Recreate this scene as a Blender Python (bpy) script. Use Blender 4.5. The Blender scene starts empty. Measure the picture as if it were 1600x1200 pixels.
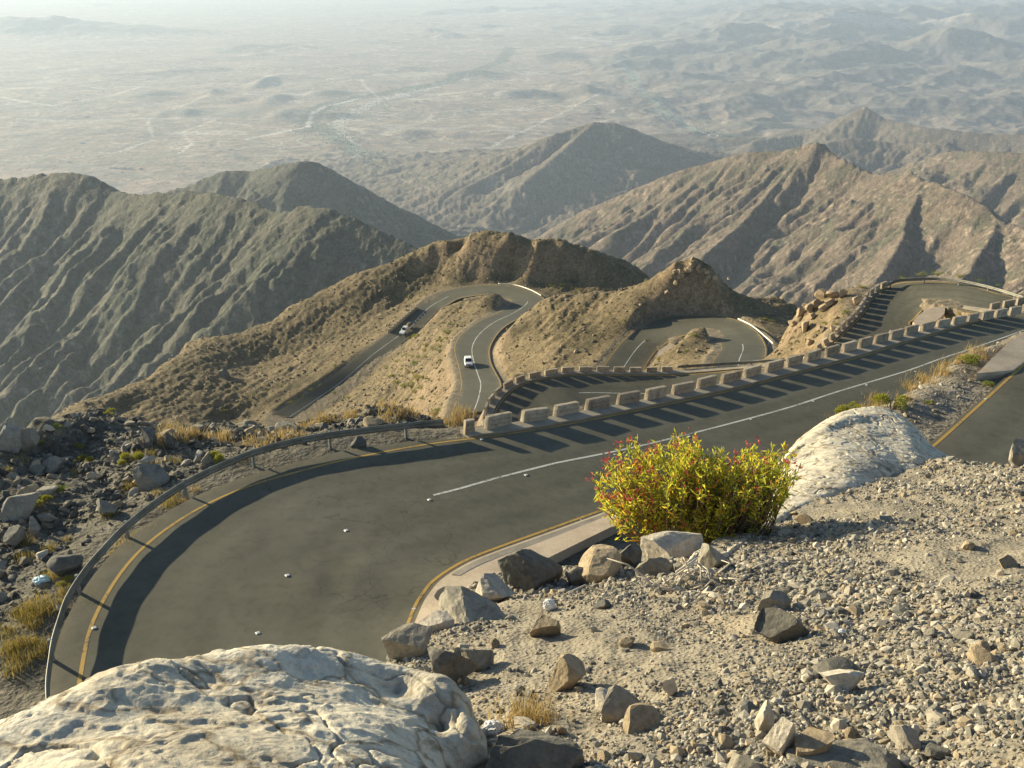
import bpy, bmesh, math, random
import numpy as np
from mathutils import Vector, Matrix
random.seed(7)
RNG = np.random.default_rng(7)
SC = bpy.context.scene
COL = SC.collection
# ------------------------------------------------------------------ camera
F = 1550.0
PITCH = math.radians(23.7)
CP, SP = math.cos(PITCH), math.sin(PITCH)
def ray(u, v):
    x = (u-800)/F; y = -(v-600)/F
    return np.array([x, CP+y*SP, -SP+y*CP])
def Z(u, v, z):
    d = ray(u, v); return d*(z/d[2])
def R(u, v, r):
    d = ray(u, v); return d*(r/math.hypot(d[0], d[1]))
def azim(u, v):
    d = ray(u, v); h = math.hypot(d[0], d[1]); return d[0]/h, d[1]/h
cam = bpy.data.cameras.new('camera'); camo = bpy.data.objects.new('camera', cam); COL.objects.link(camo)
cam.sensor_width = 36.0; cam.lens = 36.0*F/1600.0; cam.clip_start = 0.05; cam.clip_end = 200000
camo.location = (0, 0, 0); camo.rotation_euler = (math.pi/2-PITCH, 0, 0)
SC.camera = camo
# ------------------------------------------------------------------ noise
def _perm(seed):
    return np.random.default_rng(1000+seed).permutation(256)
_G = np.array([[math.cos(a), math.sin(a)] for a in np.linspace(0, 2*math.pi, 16, endpoint=False)])
def gn(x, y, seed=0):
    p = _perm(seed)
    xi = np.floor(x).astype(np.int64); yi = np.floor(y).astype(np.int64)
    xf = x-xi; yf = y-yi
    u = xf*xf*xf*(xf*(xf*6-15)+10); v = yf*yf*yf*(yf*(yf*6-15)+10)
    def g(i, j, dx, dy):
        h = p[(p[i & 255]+j) & 255] & 15
        return _G[h, 0]*dx+_G[h, 1]*dy
    a = g(xi, yi, xf, yf); b = g(xi+1, yi, xf-1, yf)
    c = g(xi, yi+1, xf, yf-1); d = g(xi+1, yi+1, xf-1, yf-1)
    return ((a+u*(b-a))*(1-v)+(c+u*(d-c))*v)*1.5
def fbm(x, y, o=4, seed=0, gain=0.5, ridged=False):
    s = 0; a = 1.0; t = 0
    for i in range(o):
        n = gn(x*2**i+13.7*i, y*2**i-7.3*i, seed+i)
        if ridged: n = 1-2*np.abs(n)
        s = s+a*n; t += a; a *= gain
    return s/t
def gn3(p, seed=0):
    x, y, z = p[..., 0], p[..., 1], p[..., 2]
    q = _perm(seed)
    xi, yi, zi = [np.floor(c).astype(np.int64) for c in (x, y, z)]
    xf, yf, zf = x-xi, y-yi, z-zi
    u, v, w = [f*f*f*(f*(f*6-15)+10) for f in (xf, yf, zf)]
    gr = np.array([[1,1,0],[-1,1,0],[1,-1,0],[-1,-1,0],[1,0,1],[-1,0,1],[1,0,-1],[-1,0,-1],[0,1,1],[0,-1,1],[0,1,-1],[0,-1,-1],[1,1,0],[-1,1,0],[0,-1,1],[0,-1,-1]])
    def g(i, j, k):
        h = q[(q[(q[(xi+i) & 255]+yi+j) & 255]+zi+k) & 255] & 15
        return gr[h, 0]*(xf-i)+gr[h, 1]*(yf-j)+gr[h, 2]*(zf-k)
    def L(a, b, t): return a+t*(b-a)
    return L(L(L(g(0,0,0), g(1,0,0), u), L(g(0,1,0), g(1,1,0), u), v), L(L(g(0,0,1), g(1,0,1), u), L(g(0,1,1), g(1,1,1), u), v), w)
def fbm3(p, o=4, seed=0, gain=0.5, ridged=False):
    s = 0; a = 1.0; t = 0
    for i in range(o):
        n = gn3(p*2**i+5.1*i, seed+i)
        if ridged: n = 1-2*np.abs(n)
        s = s+a*n; t += a; a *= gain
    return s/t
def sstep(a, b, x):
    t = np.clip((x-a)/(b-a), 0, 1); return t*t*(3-2*t)
# ------------------------------------------------------------------ mesh helpers
def mesh_np(name, V, faces, mat=None, smooth=True, parent=None, cols=None, cname='tint'):
    V = np.asarray(V, dtype=np.float32); faces = np.asarray(faces, dtype=np.int32)
    m = bpy.data.meshes.new(name)
    k = faces.shape[1]; n = len(faces)
    m.vertices.add(len(V)); m.vertices.foreach_set('co', V.ravel())
    m.loops.add(n*k); m.loops.foreach_set('vertex_index', faces.ravel())
    m.polygons.add(n); m.polygons.foreach_set('loop_start', np.arange(0, n*k, k, dtype=np.int32))
    m.polygons.foreach_set('use_smooth', np.full(n, smooth))
    m.update(calc_edges=True)
    if cols is not None:
        a = m.color_attributes.new(cname, 'FLOAT_COLOR', 'POINT')
        c4 = np.ones((len(V), 4), dtype=np.float32); c4[:, :3] = cols
        a.data.foreach_set('color', c4.ravel())
    if mat: m.materials.append(mat)
    return link(name, m, parent)
def link(name, m, parent=None):
    o = bpy.data.objects.new(name, m); COL.objects.link(o)
    if parent: o.parent = parent
    return o
def tag(o, label=None, cat=None, group=None, kind=None):
    if label: o['label'] = label
    if cat: o['category'] = cat
    if group: o['group'] = group
    if kind: o['kind'] = kind
    return o
def empty(name, loc, rz=0, tilt=None):
    o = bpy.data.objects.new(name, None); COL.objects.link(o)
    o.location = loc; o.rotation_euler = (0, 0, rz) if tilt is None else tilt
    o.empty_display_size = 0.3
    return o
def copy_tree(o, parent=None):
    c = o.copy(); COL.objects.link(c); c.parent = parent
    for k in ('label', 'category', 'group'):
        pass
    for ch in list(o.children): copy_tree(ch, c)
    return c
class MB:
    def __init__(self): self.v = []; self.f = []
    def add(self, V, Fs):
        o = len(self.v); self.v += [tuple(p) for p in V]; self.f += [tuple(i+o for i in f) for f in Fs]
    def box(self, c, s, rz=0.0):
        x, y, z = s[0]/2, s[1]/2, s[2]/2; ca, sa = math.cos(rz), math.sin(rz)
        P = [(-x,-y,-z),(x,-y,-z),(x,y,-z),(-x,y,-z),(-x,-y,z),(x,-y,z),(x,y,z),(-x,y,z)]
        self.add([(c[0]+a*ca-b*sa, c[1]+a*sa+b*ca, c[2]+d) for a, b, d in P],
                 [(3,2,1,0),(4,5,6,7),(0,1,5,4),(1,2,6,5),(2,3,7,6),(3,0,4,7)])
    def tube(self, pts, rad, n=6, cap=True):
        pts = [Vector(p) for p in pts]
        if not hasattr(rad, '__len__'): rad = [rad]*len(pts)
        V = []; Fs = []
        for i, p in enumerate(pts):
            d = (pts[min(i+1, len(pts)-1)]-pts[max(i-1, 0)]).normalized()
            a = d.orthogonal().normalized() if i == 0 else (a-d*a.dot(d)).normalized()
            b = d.cross(a)
            for k in range(n):
                t = 2*math.pi*k/n; V.append(p+(a*math.cos(t)+b*math.sin(t))*rad[i])
        for i in range(len(pts)-1):
            for k in range(n):
                Fs.append((i*n+k, i*n+(k+1) % n, (i+1)*n+(k+1) % n, (i+1)*n+k))
        if cap: Fs.append(tuple(range(n))[::-1]); Fs.append(tuple(range((len(pts)-1)*n, len(pts)*n)))
        self.add(V, Fs)
    def build(self, name, mat, parent=None, smooth=False, bevel=0, seg=2):
        m = bpy.data.meshes.new(name); m.from_pydata(self.v, [], self.f); m.update()
        if bevel:
            bm = bmesh.new(); bm.from_mesh(m)
            bmesh.ops.bevel(bm, geom=bm.edges[:], offset=bevel, segments=seg, affect='EDGES', profile=0.5)
            bm.to_mesh(m); bm.free()
        if mat: m.materials.append(mat)
        if smooth: m.polygons.foreach_set('use_smooth', [True]*len(m.polygons))
        return link(name, m, parent)
# ------------------------------------------------------------------ materials
class NT:
    def __init__(self, name):
        self.m = bpy.data.materials.new(name); self.m.use_nodes = True
        self.t = self.m.node_tree; self.n = self.t.nodes; self.b = self.n['Principled BSDF']
        self.b.inputs['Specular IOR Level'].default_value = 0.25
        self.co = self.n.new('ShaderNodeTexCoord')
    def lk(self, a, b): self.t.links.new(a, b)
    def noise(self, scale, detail=4, rough=0.55, vec=None, dist=0.0):
        n = self.n.new('ShaderNodeTexNoise'); n.inputs['Scale'].default_value = scale
        n.inputs['Detail'].default_value = detail; n.inputs['Roughness'].default_value = rough; n.inputs['Distortion'].default_value = dist
        self.lk(vec or self.co.outputs['Object'], n.inputs['Vector']); return n.outputs['Fac']
    def noisec(self, scale):
        n = self.n.new('ShaderNodeTexNoise'); n.inputs['Scale'].default_value = scale; n.inputs['Detail'].default_value = 4
        self.lk(self.co.outputs['Object'], n.inputs['Vector']); return n.outputs['Color']
    def vadd(self, a, b, k):
        m = self.n.new('ShaderNodeVectorMath'); m.operation = 'MULTIPLY_ADD'; self.lk(b, m.inputs[0]); m.inputs[1].default_value = (k, k, k); self.lk(a, m.inputs[2]); return m.outputs[0]
    def voro(self, scale, feat='F1', vec=None, out='Distance'):
        n = self.n.new('ShaderNodeTexVoronoi'); n.feature = feat; n.inputs['Scale'].default_value = scale
        self.lk(vec or self.co.outputs['Object'], n.inputs['Vector']); return n.outputs[out]
    def ramp(self, fac, stops):
        n = self.n.new('ShaderNodeValToRGB'); cr = n.color_ramp
        while len(cr.elements) < len(stops): cr.elements.new(0.5)
        for e, (p, c) in zip(cr.elements, stops):
            e.position = p; e.color = (*c, 1) if len(c) == 3 else c
        self.lk(fac, n.inputs['Fac']); return n.outputs['Color']
    def mix(self, a, b, fac, mode='MIX'):
        n = self.n.new('ShaderNodeMix'); n.data_type = 'RGBA'; n.blend_type = mode
        for s, x in ((n.inputs[6], a), (n.inputs[7], b), (n.inputs[0], fac)):
            if hasattr(x, 'is_linked') or hasattr(x, 'links'): self.lk(x, s)
            elif hasattr(x, '__len__'): s.default_value = (*x, 1) if len(x) == 3 else x
            else: s.default_value = x
        return n.outputs[2]
    def math(self, op, a, b=0.0):
        n = self.n.new('ShaderNodeMath'); n.operation = op
        for s, x in ((n.inputs[0], a), (n.inputs[1], b)):
            if hasattr(x, 'links'): self.lk(x, s)
            else: s.default_value = x
        return n.outputs[0]
    def attr(self, name):
        n = self.n.new('ShaderNodeAttribute'); n.attribute_name = name; return n.outputs['Color']
    def bump(self, h, strength=0.5, dist=0.05, prev=None):
        n = self.n.new('ShaderNodeBump'); n.inputs['Strength'].default_value = strength; n.inputs['Distance'].default_value = dist
        self.lk(h, n.inputs['Height'])
        if prev: self.lk(prev, n.inputs['Normal'])
        return n.outputs['Normal']
    def out(self, color, rough=0.9, normal=None):
        if hasattr(color, 'links'): self.lk(color, self.b.inputs['Base Color'])
        else: self.b.inputs['Base Color'].default_value = (*color, 1)
        self.b.inputs['Roughness'].default_value = rough
        if normal: self.lk(normal, self.b.inputs['Normal'])
        return self.m
G3 = lambda g: (g, g, g)
def terrain_mat(name, s, bdist):
    t = NT(name)
    a = t.noise(s, 6, 0.65); b = t.noise(s*9, 4, 0.6)
    c = t.mix(t.attr('tint'), t.ramp(a, [(0.25, G3(0.55)), (0.5, G3(1.0)), (0.75, G3(1.4))]), 0.75, 'MULTIPLY')
    c = t.mix(c, t.ramp(b, [(0.3, G3(0.6)), (0.5, G3(1.0)), (0.72, G3(1.45))]), 0.7, 'MULTIPLY')
    m = t.noise(s*3.6, 3, .7)
    c = t.mix(c, t.ramp(m, [(.36, G3(.55)), (.5, G3(1.0)), (.66, G3(1.35))]), .7, 'MULTIPLY')
    nrm = t.bump(b, 0.7, bdist*0.4, t.bump(m, .5, bdist*.5, t.bump(a, 0.6, bdist)))
    return t.out(c, 0.95, nrm)
M_HILL = terrain_mat('hillside_soil', 0.35, 0.6)
M_MOUNT = terrain_mat('mountain_rock', 0.03, 7.0)
M_PLAIN = terrain_mat('plain_soil', 0.006, 12.0)
def mat_asphalt():
    t = NT('asphalt')
    big = t.noise(0.25, 4, 0.6); mid = t.noise(2.2, 5, 0.6, dist=0.6); fine = t.noise(45, 3, 0.7)
    c = t.ramp(big, [(0.3, (0.086, 0.081, 0.058)), (0.7, (0.115, 0.108, 0.079))])
    c = t.mix(c, t.ramp(mid, [(0.32, G3(0.72)), (0.5, G3(1)), (0.7, G3(1.15))]), 0.6, 'MULTIPLY')
    c = t.mix(c, t.ramp(fine, [(0.3, G3(0.7)), (0.7, G3(1.35))]), 0.8, 'MULTIPLY')
    c = t.mix(c, t.attr('tint'), 1.0, 'MULTIPLY')
    ck = t.voro(.42, 'DISTANCE_TO_EDGE', t.vadd(t.co.outputs['Object'], t.noisec(.9), 1.6)); gate = t.ramp(t.noise(.16, 3), [(.5, G3(0)), (.62, G3(1))])
    crack = t.math('MULTIPLY', t.ramp(ck, [(0, G3(1)), (.012, G3(0))]), gate)
    c = t.mix(c, (.025, .024, .02), t.math('MULTIPLY', crack, .55))
    dust = t.ramp(t.noise(.55, 5, .65), [(.56, G3(0)), (.75, G3(1))]); c = t.mix(c, (.17, .145, .105), t.math('MULTIPLY', dust, .22))
    return t.out(c, 0.85, t.bump(fine, 0.35, 0.01))
M_ASPH = mat_asphalt()
def mat_line(name, col, worn):
    t = NT(name)
    n = t.noise(7, 6, 0.7); b = t.noise(0.5, 3)
    w = t.ramp(t.math('ADD', t.math('MULTIPLY', n, 0.7), t.math('MULTIPLY', b, 0.4)), [(worn, G3(0)), (worn+0.14, G3(1))])
    return t.out(t.mix((0.085, 0.08, 0.07), col, w), 0.8)
M_YEL = mat_line('yellow_line_paint', (0.46, 0.28, 0.07), 0.40)
M_WHT = mat_line('white_line_paint', (0.58, 0.56, 0.50), 0.42)
def mat_conc(name, c0, c1, s=3.0):
    t = NT(name)
    a = t.noise(s, 5, 0.65); f = t.noise(s*14, 4, 0.7)
    c = t.ramp(a, [(0.3, c0), (0.7, c1)])
    c = t.mix(c, t.ramp(f, [(0.3, G3(0.75)), (0.7, G3(1.2))]), 0.7, 'MULTIPLY')
    return t.out(c, 0.9, t.bump(f, 0.35, 0.012))
def mat_block():
    t = NT('barrier_concrete'); inf = t.n.new('ShaderNodeObjectInfo')
    v = t.vadd(t.co.outputs['Object'], inf.outputs['Location'], 1.0)
    a = t.noise(2.5, 5, .65, v); f = t.noise(34, 4, .7, v); st = t.noise(1.4, 4, .6, v, 1.5)
    c = t.ramp(a, [(.3, (.38, .30, .21)), (.7, (.55, .46, .345))])
    c = t.mix(c, t.ramp(st, [(.36, (.5, .45, .38)), (.5, (1, 1, 1))]), .6, 'MULTIPLY')
    c = t.mix(c, t.ramp(f, [(.3, G3(.7)), (.7, G3(1.2))]), .7, 'MULTIPLY'); c = t.mix(c, t.ramp(inf.outputs['Random'], [(0, G3(.78)), (1, G3(1.12))]), 1.0, 'MULTIPLY')
    return t.out(c, .9, t.bump(f, .4, .015))
M_BLOCK = mat_block()
M_KERB = mat_conc('kerb_concrete', (0.26, 0.22, 0.165), (0.40, 0.34, 0.26), 1.5)
M_APRON = mat_conc('apron_concrete', (0.40, 0.31, 0.22), (0.55, 0.44, 0.32), 0.9)
def mat_metal():
    t = NT('galvanised_steel')
    a = t.noise(1.2, 5, 0.7)
    c = t.ramp(a, [(0.3, (0.11, 0.105, 0.085)), (0.62, (0.22, 0.21, 0.175)), (0.75, (0.16, 0.11, 0.065))])
    t.b.inputs['Metallic'].default_value = 0.35
    return t.out(c, 0.55)
M_METAL = mat_metal()
def mat_flat(name, c, rough=0.6, metal=0.0, var=0.25, s=6):
    t = NT(name); a = t.noise(s, 4, 0.6)
    t.b.inputs['Metallic'].default_value = metal
    return t.out(t.mix(c, t.ramp(a, [(0.3, G3(1-var)), (0.7, G3(1+var))]), 1.0, 'MULTIPLY'), rough)
def mat_rock(name, dark, lite, s=1.0, bd=0.05, crack=True):
    t = NT(name)
    a = t.noise(1.3*s, 6, 0.65, dist=0.4); b = t.noise(9*s, 5, 0.65); v = t.voro(2.2*s, 'DISTANCE_TO_EDGE')
    inf = t.n.new('ShaderNodeObjectInfo')
    c = t.ramp(a, [(0.28, dark), (0.52, lite), (0.8, tuple(min(1, x*1.15) for x in lite))])
    c = t.mix(c, t.ramp(b, [(0.3, G3(0.62)), (0.5, G3(1)), (0.75, G3(1.25))]), 0.75, 'MULTIPLY')
    rnd = t.ramp(inf.outputs['Random'], [(0, G3(0.72)), (1, G3(1.2))])
    c = t.mix(c, rnd, 0.8, 'MULTIPLY')
    n = t.bump(b, 0.6, bd*0.5, t.bump(a, 0.6, bd))
    return t.out(c, 0.92, n)
M_RGREY = mat_rock('grey_rock', (0.13, 0.12, 0.105), (0.27, 0.245, 0.20))
M_RDARK = mat_rock('dark_rock', (0.07, 0.068, 0.062), (0.16, 0.15, 0.13))
M_RTAN = mat_rock('tan_rock', (0.22, 0.16, 0.10), (0.40, 0.30, 0.19))
M_RPALE = mat_rock('pale_rock', (0.36, 0.31, 0.25), (0.52, 0.46, 0.38))
F_GREY = mat_rock('fine_grey_rock', (0.15, 0.135, 0.11), (0.30, 0.265, 0.205), 4, .02)
F_DARK = mat_rock('fine_dark_rock', (0.075, 0.07, 0.06), (0.17, 0.155, 0.125), 4, .02)
F_TAN = mat_rock('fine_tan_rock', (0.22, 0.165, 0.10), (0.42, 0.325, 0.21), 4, .02)
F_PALE = mat_rock('fine_pale_rock', (0.36, 0.31, 0.24), (0.54, 0.47, 0.37), 4, .02)
# ------------------------------------------------------------------ splines
def catmull(P, n):
    P = np.asarray(P, float); m = len(P)
    t = np.linspace(0, m-1, n); i = np.clip(t.astype(int), 0, m-2); f = (t-i)[:, None]
    p0 = P[np.maximum(i-1, 0)]; p1 = P[i]; p2 = P[i+1]; p3 = P[np.minimum(i+2, m-1)]
    return 0.5*((2*p1)+(-p0+p2)*f+(2*p0-5*p1+4*p2-p3)*f*f+(-p0+3*p1-3*p2+p3)*f**3)
def resample(P, step, closed=False):
    P = np.asarray(P, float); d = np.r_[0, np.cumsum(np.linalg.norm(np.diff(P, axis=0), axis=1))]
    n = max(2, int(round(d[-1]/step))+1); s = np.linspace(0, d[-1], n)
    return np.stack([np.interp(s, d, P[:, k]) for k in range(P.shape[1])], 1)
def pt(p, z):
    if len(p) == 3 and p[0] == 'w': return np.array([p[1], p[2], z])
    return Z(p[0], p[1], z)
W = lambda x, y: ('w', x, y)
# roads: rows (left edge, right edge, z) traced along the painted edge lines
ROAD1 = [
 (W(31.5,52.3), W(38,47), -19.3), ((1600,570), W(31.7,39.6), -18.9), ((1530,633), W(27,34), -18.6), ((1455,700), W(22.9,29.1), -18.3),
 (W(10,28), W(16.4,21.0), -18.3), (W(3.5,23.3), W(9,15.0), -18.6), (W(-.3,21.8), W(1,11.5), -19.0), (W(-2.5,22.6), W(-7,13), -19.4),
 (W(-3.35,24.6), W(-11,18), -19.7), ((645,955), (125,1060), -20.0), ((662,925), (155,950), -20.05), ((680,905), (230,850), -20.1),
 ((715,882), (350,775), -20.3), ((760,862), (500,728), -20.5), ((860,826), (650,697), -20.8)]
ROAD1 = [(pt(a, z), pt(b, z)) for a, b, z in ROAD1]      # here left = inner line, right = outer line
_ao = [((787,679), -21.1), ((897,661), -21.9), ((994,642), -22.8), ((1080,624), -23.6), ((1157,607), -24.4), ((1229,588), -25.3), ((1290,572), -26.1),
       ((1350,556), -26.9), ((1400,540), -27.6), ((1452,525), -28.3), ((1500,510), -29.0), ((1562,492), -29.8)]
_ao = [Z(*p, z) for p, z in _ao]
for i, p in enumerate(_ao):
    d = _ao[min(i+1, len(_ao)-1)]-_ao[max(i-1, 0)]; d[2] = 0; d /= np.linalg.norm(d)
    w = 8.1-0.9*min(1, i/5)
    ROAD1.append((p+w*np.array([d[1], -d[0], 0]), p))
for L, Rr, z in [(W(45.0,84.6), W(52,77.5), -30.4), (W(46.2,86.3), W(57,83), -30.8), (W(46.3,87.8), W(57.5,89.5), -31.2)]:
    ROAD1.append((pt(Rr, z), pt(L, z)))
for L, Rr, z in [((1548,484), (1587,465), -31.8), ((1506,478), (1525,449), -32.4), ((1492,477), (1487,442.5), -32.8), ((1477,477), (1456,440.6), -33.1), ((1460,478), (1425,440.6), -33.5),
                 ((1444,482), (1402,443), -33.9), ((1438,487), (1388,449), -34.1), ((1433,492), (1371,459), -34.3), ((1427,499), (1359,473), -34.5), ((1421,507), (1350,488), -34.7)]:
    ROAD1.append((pt(Rr, z), pt(L, z)))
_do = [((1336.5,503), -35.0), ((1321,518), -35.2), ((1304,535), -35.9), ((1275,553), -37.0), ((1222,571), -39.6), ((1150,579), -41.2), ((1056,586), -42.1),
       ((984,587), -42.3), ((905,586), -42.2), ((862,590), -42.1), ((822,599), -42.3), ((803,608), -42.5), ((791,618), -42.8), ((780.6,631), -43.0), ((774,645), -43.3), ((774,660), -43.7)]
_do = [Z(*p, z) for p, z in _do]
for i, p in enumerate(_do):
    d = _do[min(i+1, len(_do)-1)]-_do[max(i-1, 0)]; d[2] = 0; d /= np.linalg.norm(d)
    w = 7.2 if i < 4 else (8.3 if i < 12 else 6.6)
    q = p+w*np.array([-d[1], d[0], -.10 if i > 3 else 0])
    if i == 11: _piv = q.copy()
    if i > 11: q = _piv+np.array([-.10, -.42, -.05])*(i-11)
    ROAD1.append((p, q))
ROAD2 = [((1193,580), (1112,580), -64.5), ((1195,560), (1115,564), -65), ((1195,540), (1127,545), -66), ((1180,517), (1122,530), -67.5), ((1150,500), (1112,524), -69), ((1112,494), (1100,521), -70),
 ((1075,493), (1085,521), -70.7), ((1040,495), (1065,525), -71.3), ((1010,505), (1050,530), -72), ((985,522), (1037,538), -72.8), ((967,540), (1025,547), -73.5), ((947,567), (1012,565), -74.3), ((925,600), (995,595), -75)]
ROAD2 = [(pt(a, z), pt(b, z)) for a, b, z in ROAD2]
ROAD3 = [((706,650), (772,640), -79.5), ((712,629), (782,617), -80.5), ((721,605), (781,597), -82), ((720,590), (774,583), -83), ((716,570), (766,566), -84.3), ((711,552), (764,550), -85.6), ((711,540), (766,540), -86.5),
 ((717,527), (773,527), -87.8), ((731,514), (784,514), -89), ((750,501), (800,503), -90.5), ((775,490), (822,492), -92.2), ((790,481), (842,480), -94), ((798,474), (850,470), -95.3), ((798,469), (845,462), -96.3),
 ((788,466), (831,455), -97.3), ((775,463), (806,448), -98.2), ((753,461), (775,445), -99), ((735,463), (744,446), -99.8), ((716,467), (712,450), -100.6), ((698,477), (681,461), -101.6), ((681,488), (650,481), -103),
 ((650,519), (619,512), -105.8), ((600,556), (567,551), -109.3), ((556,597), (510,596), -114), ((519,625), (470,622), -117), ((480,655), (425,648), -120)]
ROAD3 = [(pt(a, z), pt(b, z)) for a, b, z in ROAD3]
class Road:
    def __init__(self, rows, offL, offR, step):
        A = np.array([r[0] for r in rows]); B = np.array([r[1] for r in rows])
        n = len(rows)*24
        a = catmull(A, n); b = catmull(B, n)
        c = (a+b)/2; d = np.r_[0, np.cumsum(np.linalg.norm(np.diff(c, axis=0), axis=1))]
        s = np.linspace(0, d[-1], int(d[-1]/step)+1)
        self.u = np.interp(s, d, np.linspace(0, len(rows)-1, n))
        self.L = np.stack([np.interp(s, d, a[:, k]) for k in range(3)], 1)
        self.R = np.stack([np.interp(s, d, b[:, k]) for k in range(3)], 1)
        self.w = np.linalg.norm(self.R-self.L, axis=1)
        self.offL = np.interp(self.u, *zip(*offL)); self.offR = np.interp(self.u, *zip(*offR))
    def at(self, dist, side='L', lift=0.0):          # point at a distance in metres inward from one edge line (negative = outside)
        e = (self.R-self.L)/self.w[:, None]
        dd = np.broadcast_to(np.asarray(dist, float), self.w.shape)[:, None]
        p = self.L+e*dd if side == 'L' else self.R-e*dd
        p = p.copy(); p[:, 2] += lift; return p
    def edges(self):
        return self.at(-self.offL, 'L'), self.at(-self.offR, 'R')
# u index ranges on road 1: 0-14 hairpin, 15-26 near leg, 27-29 off-frame turn, 30-36 far hairpin, 37.. lower leg
road1 = Road(ROAD1, [(0, .15), (9, .25), (27, .4), (30, .5), (36, .3), (60, .3)], [(0, .4), (8, .9), (13.5, .9), (14.6, .15), (27, .15), (30, .15), (35, .15), (60, .15)], 0.4)
road2 = Road(ROAD2, [(0, .3), (12, .3)], [(0, .3), (12, .3)], 0.8)
road3 = Road(ROAD3, [(0, .25), (26, .25)], [(0, .25), (26, .25)], 0.8)
ROADS = [road1, road2, road3]
def strip(name, a, b, nx, mat, kind='structure', zfun=None):
    n = len(a); t = np.linspace(0, 1, nx+1)
    V = a[:, None, :]*(1-t)[None, :, None]+b[:, None, :]*t[None, :, None]
    V = V.reshape(-1, 3)
    if zfun is not None: V[:, 2] += zfun(V)
    i = np.arange(n-1)[:, None]*(nx+1)+np.arange(nx)[None, :]; i = i.ravel()
    cols = None
    if nx > 1:
        tt = np.tile(t, n); ss = np.repeat(np.arange(n), nx+1)*.4
        tr = np.zeros(len(tt))
        for c0, wd_, k in ((.17, .05, .13), (.34, .05, .13), (.62, .05, .13), (.80, .05, .13), (.25, .035, -.08), (.71, .035, -.08)): tr -= k*np.exp(-((tt-c0+.012*gn(ss/9, tt*0, 7))/wd_)**2)
        g = 1+tr*(0.8+.5*gn(ss/12, tt*3, 9)); ed = np.exp(-np.minimum(tt, 1-tt)/.035)*(.6+.5*gn(ss/1.3, tt*4, 11))
        cols = np.stack([g+ed*.7, g+ed*.5, g+ed*.3], 1)
    o = mesh_np(name, V, np.stack([i, i+1, i+nx+2, i+nx+1], 1), mat, True, None, cols)
    # face up
    m = o.data
    if len(m.polygons) and m.polygons[len(m.polygons)//2].normal.z < 0: m.flip_normals()
    if kind: o['kind'] = kind
    return o
# ------------------------------------------------------------------ terrain: control points
class RBF:
    def __init__(self, P, smooth=0.0):
        P = np.asarray(P, float); self.c = P[:, :2]; n = len(P)
        D = np.linalg.norm(self.c[:, None]-self.c[None], axis=2)
        A = np.zeros((n+3, n+3)); A[:n, :n] = -D-np.eye(n)*smooth
        A[:n, n] = 1; A[:n, n+1:] = self.c/100; A[n:, :n] = A[:n, n:].T
        self.w = np.linalg.solve(A, np.r_[P[:, 2], 0, 0, 0]); self.n = n
    def __call__(self, x, y):
        sh = x.shape; x = x.ravel(); y = y.ravel(); out = np.empty(len(x))
        for k in range(0, len(x), 20000):
            q = np.stack([x[k:k+20000], y[k:k+20000]], 1)
            D = np.sqrt((q[:, :1]-self.c[None, :, 0])**2+(q[:, 1:]-self.c[None, :, 1])**2)
            out[k:k+20000] = -D@self.w[:self.n]+self.w[self.n]+q@self.w[self.n+1:]/100
        return out.reshape(sh)
def ramp_z(r): return -24-0.54*np.maximum(r-40, 0)
CPTS = []
def cz(u, v, z): CPTS.append(Z(u, v, z))
def cr(u, v, r, drops=()):
    p = R(u, v, r); CPTS.append(p); h = p[:2]/r
    for dr, dz in drops: CPTS.append(np.array([h[0]*(r+dr), h[1]*(r+dr), p[2]+dz]))
for rd, st in ((road1, 8), (road2, 5), (road3, 6)):
    a, b = rd.edges()
    for i in range(0, len(a), st): CPTS.append(a[i]); CPTS.append(b[i])
_e = road1.at(0, 'R')
_n = (road1.R-road1.L)/road1.w[:, None]
for i in range(len(_e)):
    if 14.8 < road1.u[i] < 26.5 and i % 7 == 0:
        for dd, dz in ((1.6, -.4), (3.0, -2.6), (5.5, -6.5), (10, -11.5)): CPTS.append(_e[i]+_n[i]*dd+np.array([0, 0, dz]))
# debris ledge outside the near hairpin
DR = ((4, -3.5), (12, -14), (26, -30))
for u, v, r in [(-120,700,48), (0,684,48), (60,655,50), (120,640,53), (180,643,53), (240,662,50), (300,672,52), (400,668,54), (500,650,56), (600,638,58), (690,648,55)]: cr(u, v, r, DR)
for u, v, z in [(-60,1150,-20.4), (-150,1000,-20.6), (0,1020,-20.4), (0,900,-20.9), (30,780,-21.3), (110,800,-20.8), (170,720,-22.3), (215,700,-21.4), (90,720,-22.4), (280,720,-21.6), (360,690,-22.0), (450,675,-21.9), (560,660,-22.3), (640,655,-22.3), (40,1080,-20.1), (60,950,-20.3)]: cz(u, v, z)
for u in range(-200, 700, 150):
    hx, hy = azim(u, 640)
    for r, z in ((100, -66), (150, -92), (200, -114)): CPTS.append(np.array([hx*r, hy*r, z]))
# spur left of the truck leg, its left silhouette, ground between the legs
DL = ((6, -6), (25, -30), (60, -70))
for u, v, z in [(600,412,-100), (560,425,-104), (500,455,-109), (450,482,-113), (400,510,-116), (330,526,-118.5), (290,535,-120), (250,570,-121), (200,600,-121.5), (150,620,-122), (110,632,-122.5), (70,655,-123), (0,700,-125)]:
    p = Z(u, v, z); cr(u, v, math.hypot(p[0], p[1]), DL)
for u, v, z in [(640,440,-101.8), (600,480,-107), (560,500,-109.8), (500,520,-114), (450,560,-118), (400,570,-119.5), (400,620,-119.5), (300,600,-119), (200,640,-121.5), (330,640,-120.5), (640,575,-99.5), (650,610,-96), (700,560,-90), (690,510,-95), (600,610,-102.5), (670,640,-90), (560,632,-106.5), (700,610,-86.5), (690,480,-97.5), (730,490,-95), (760,470,-96.8), (660,540,-100), (665,560,-98.5)]: cz(u, v, z)
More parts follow.
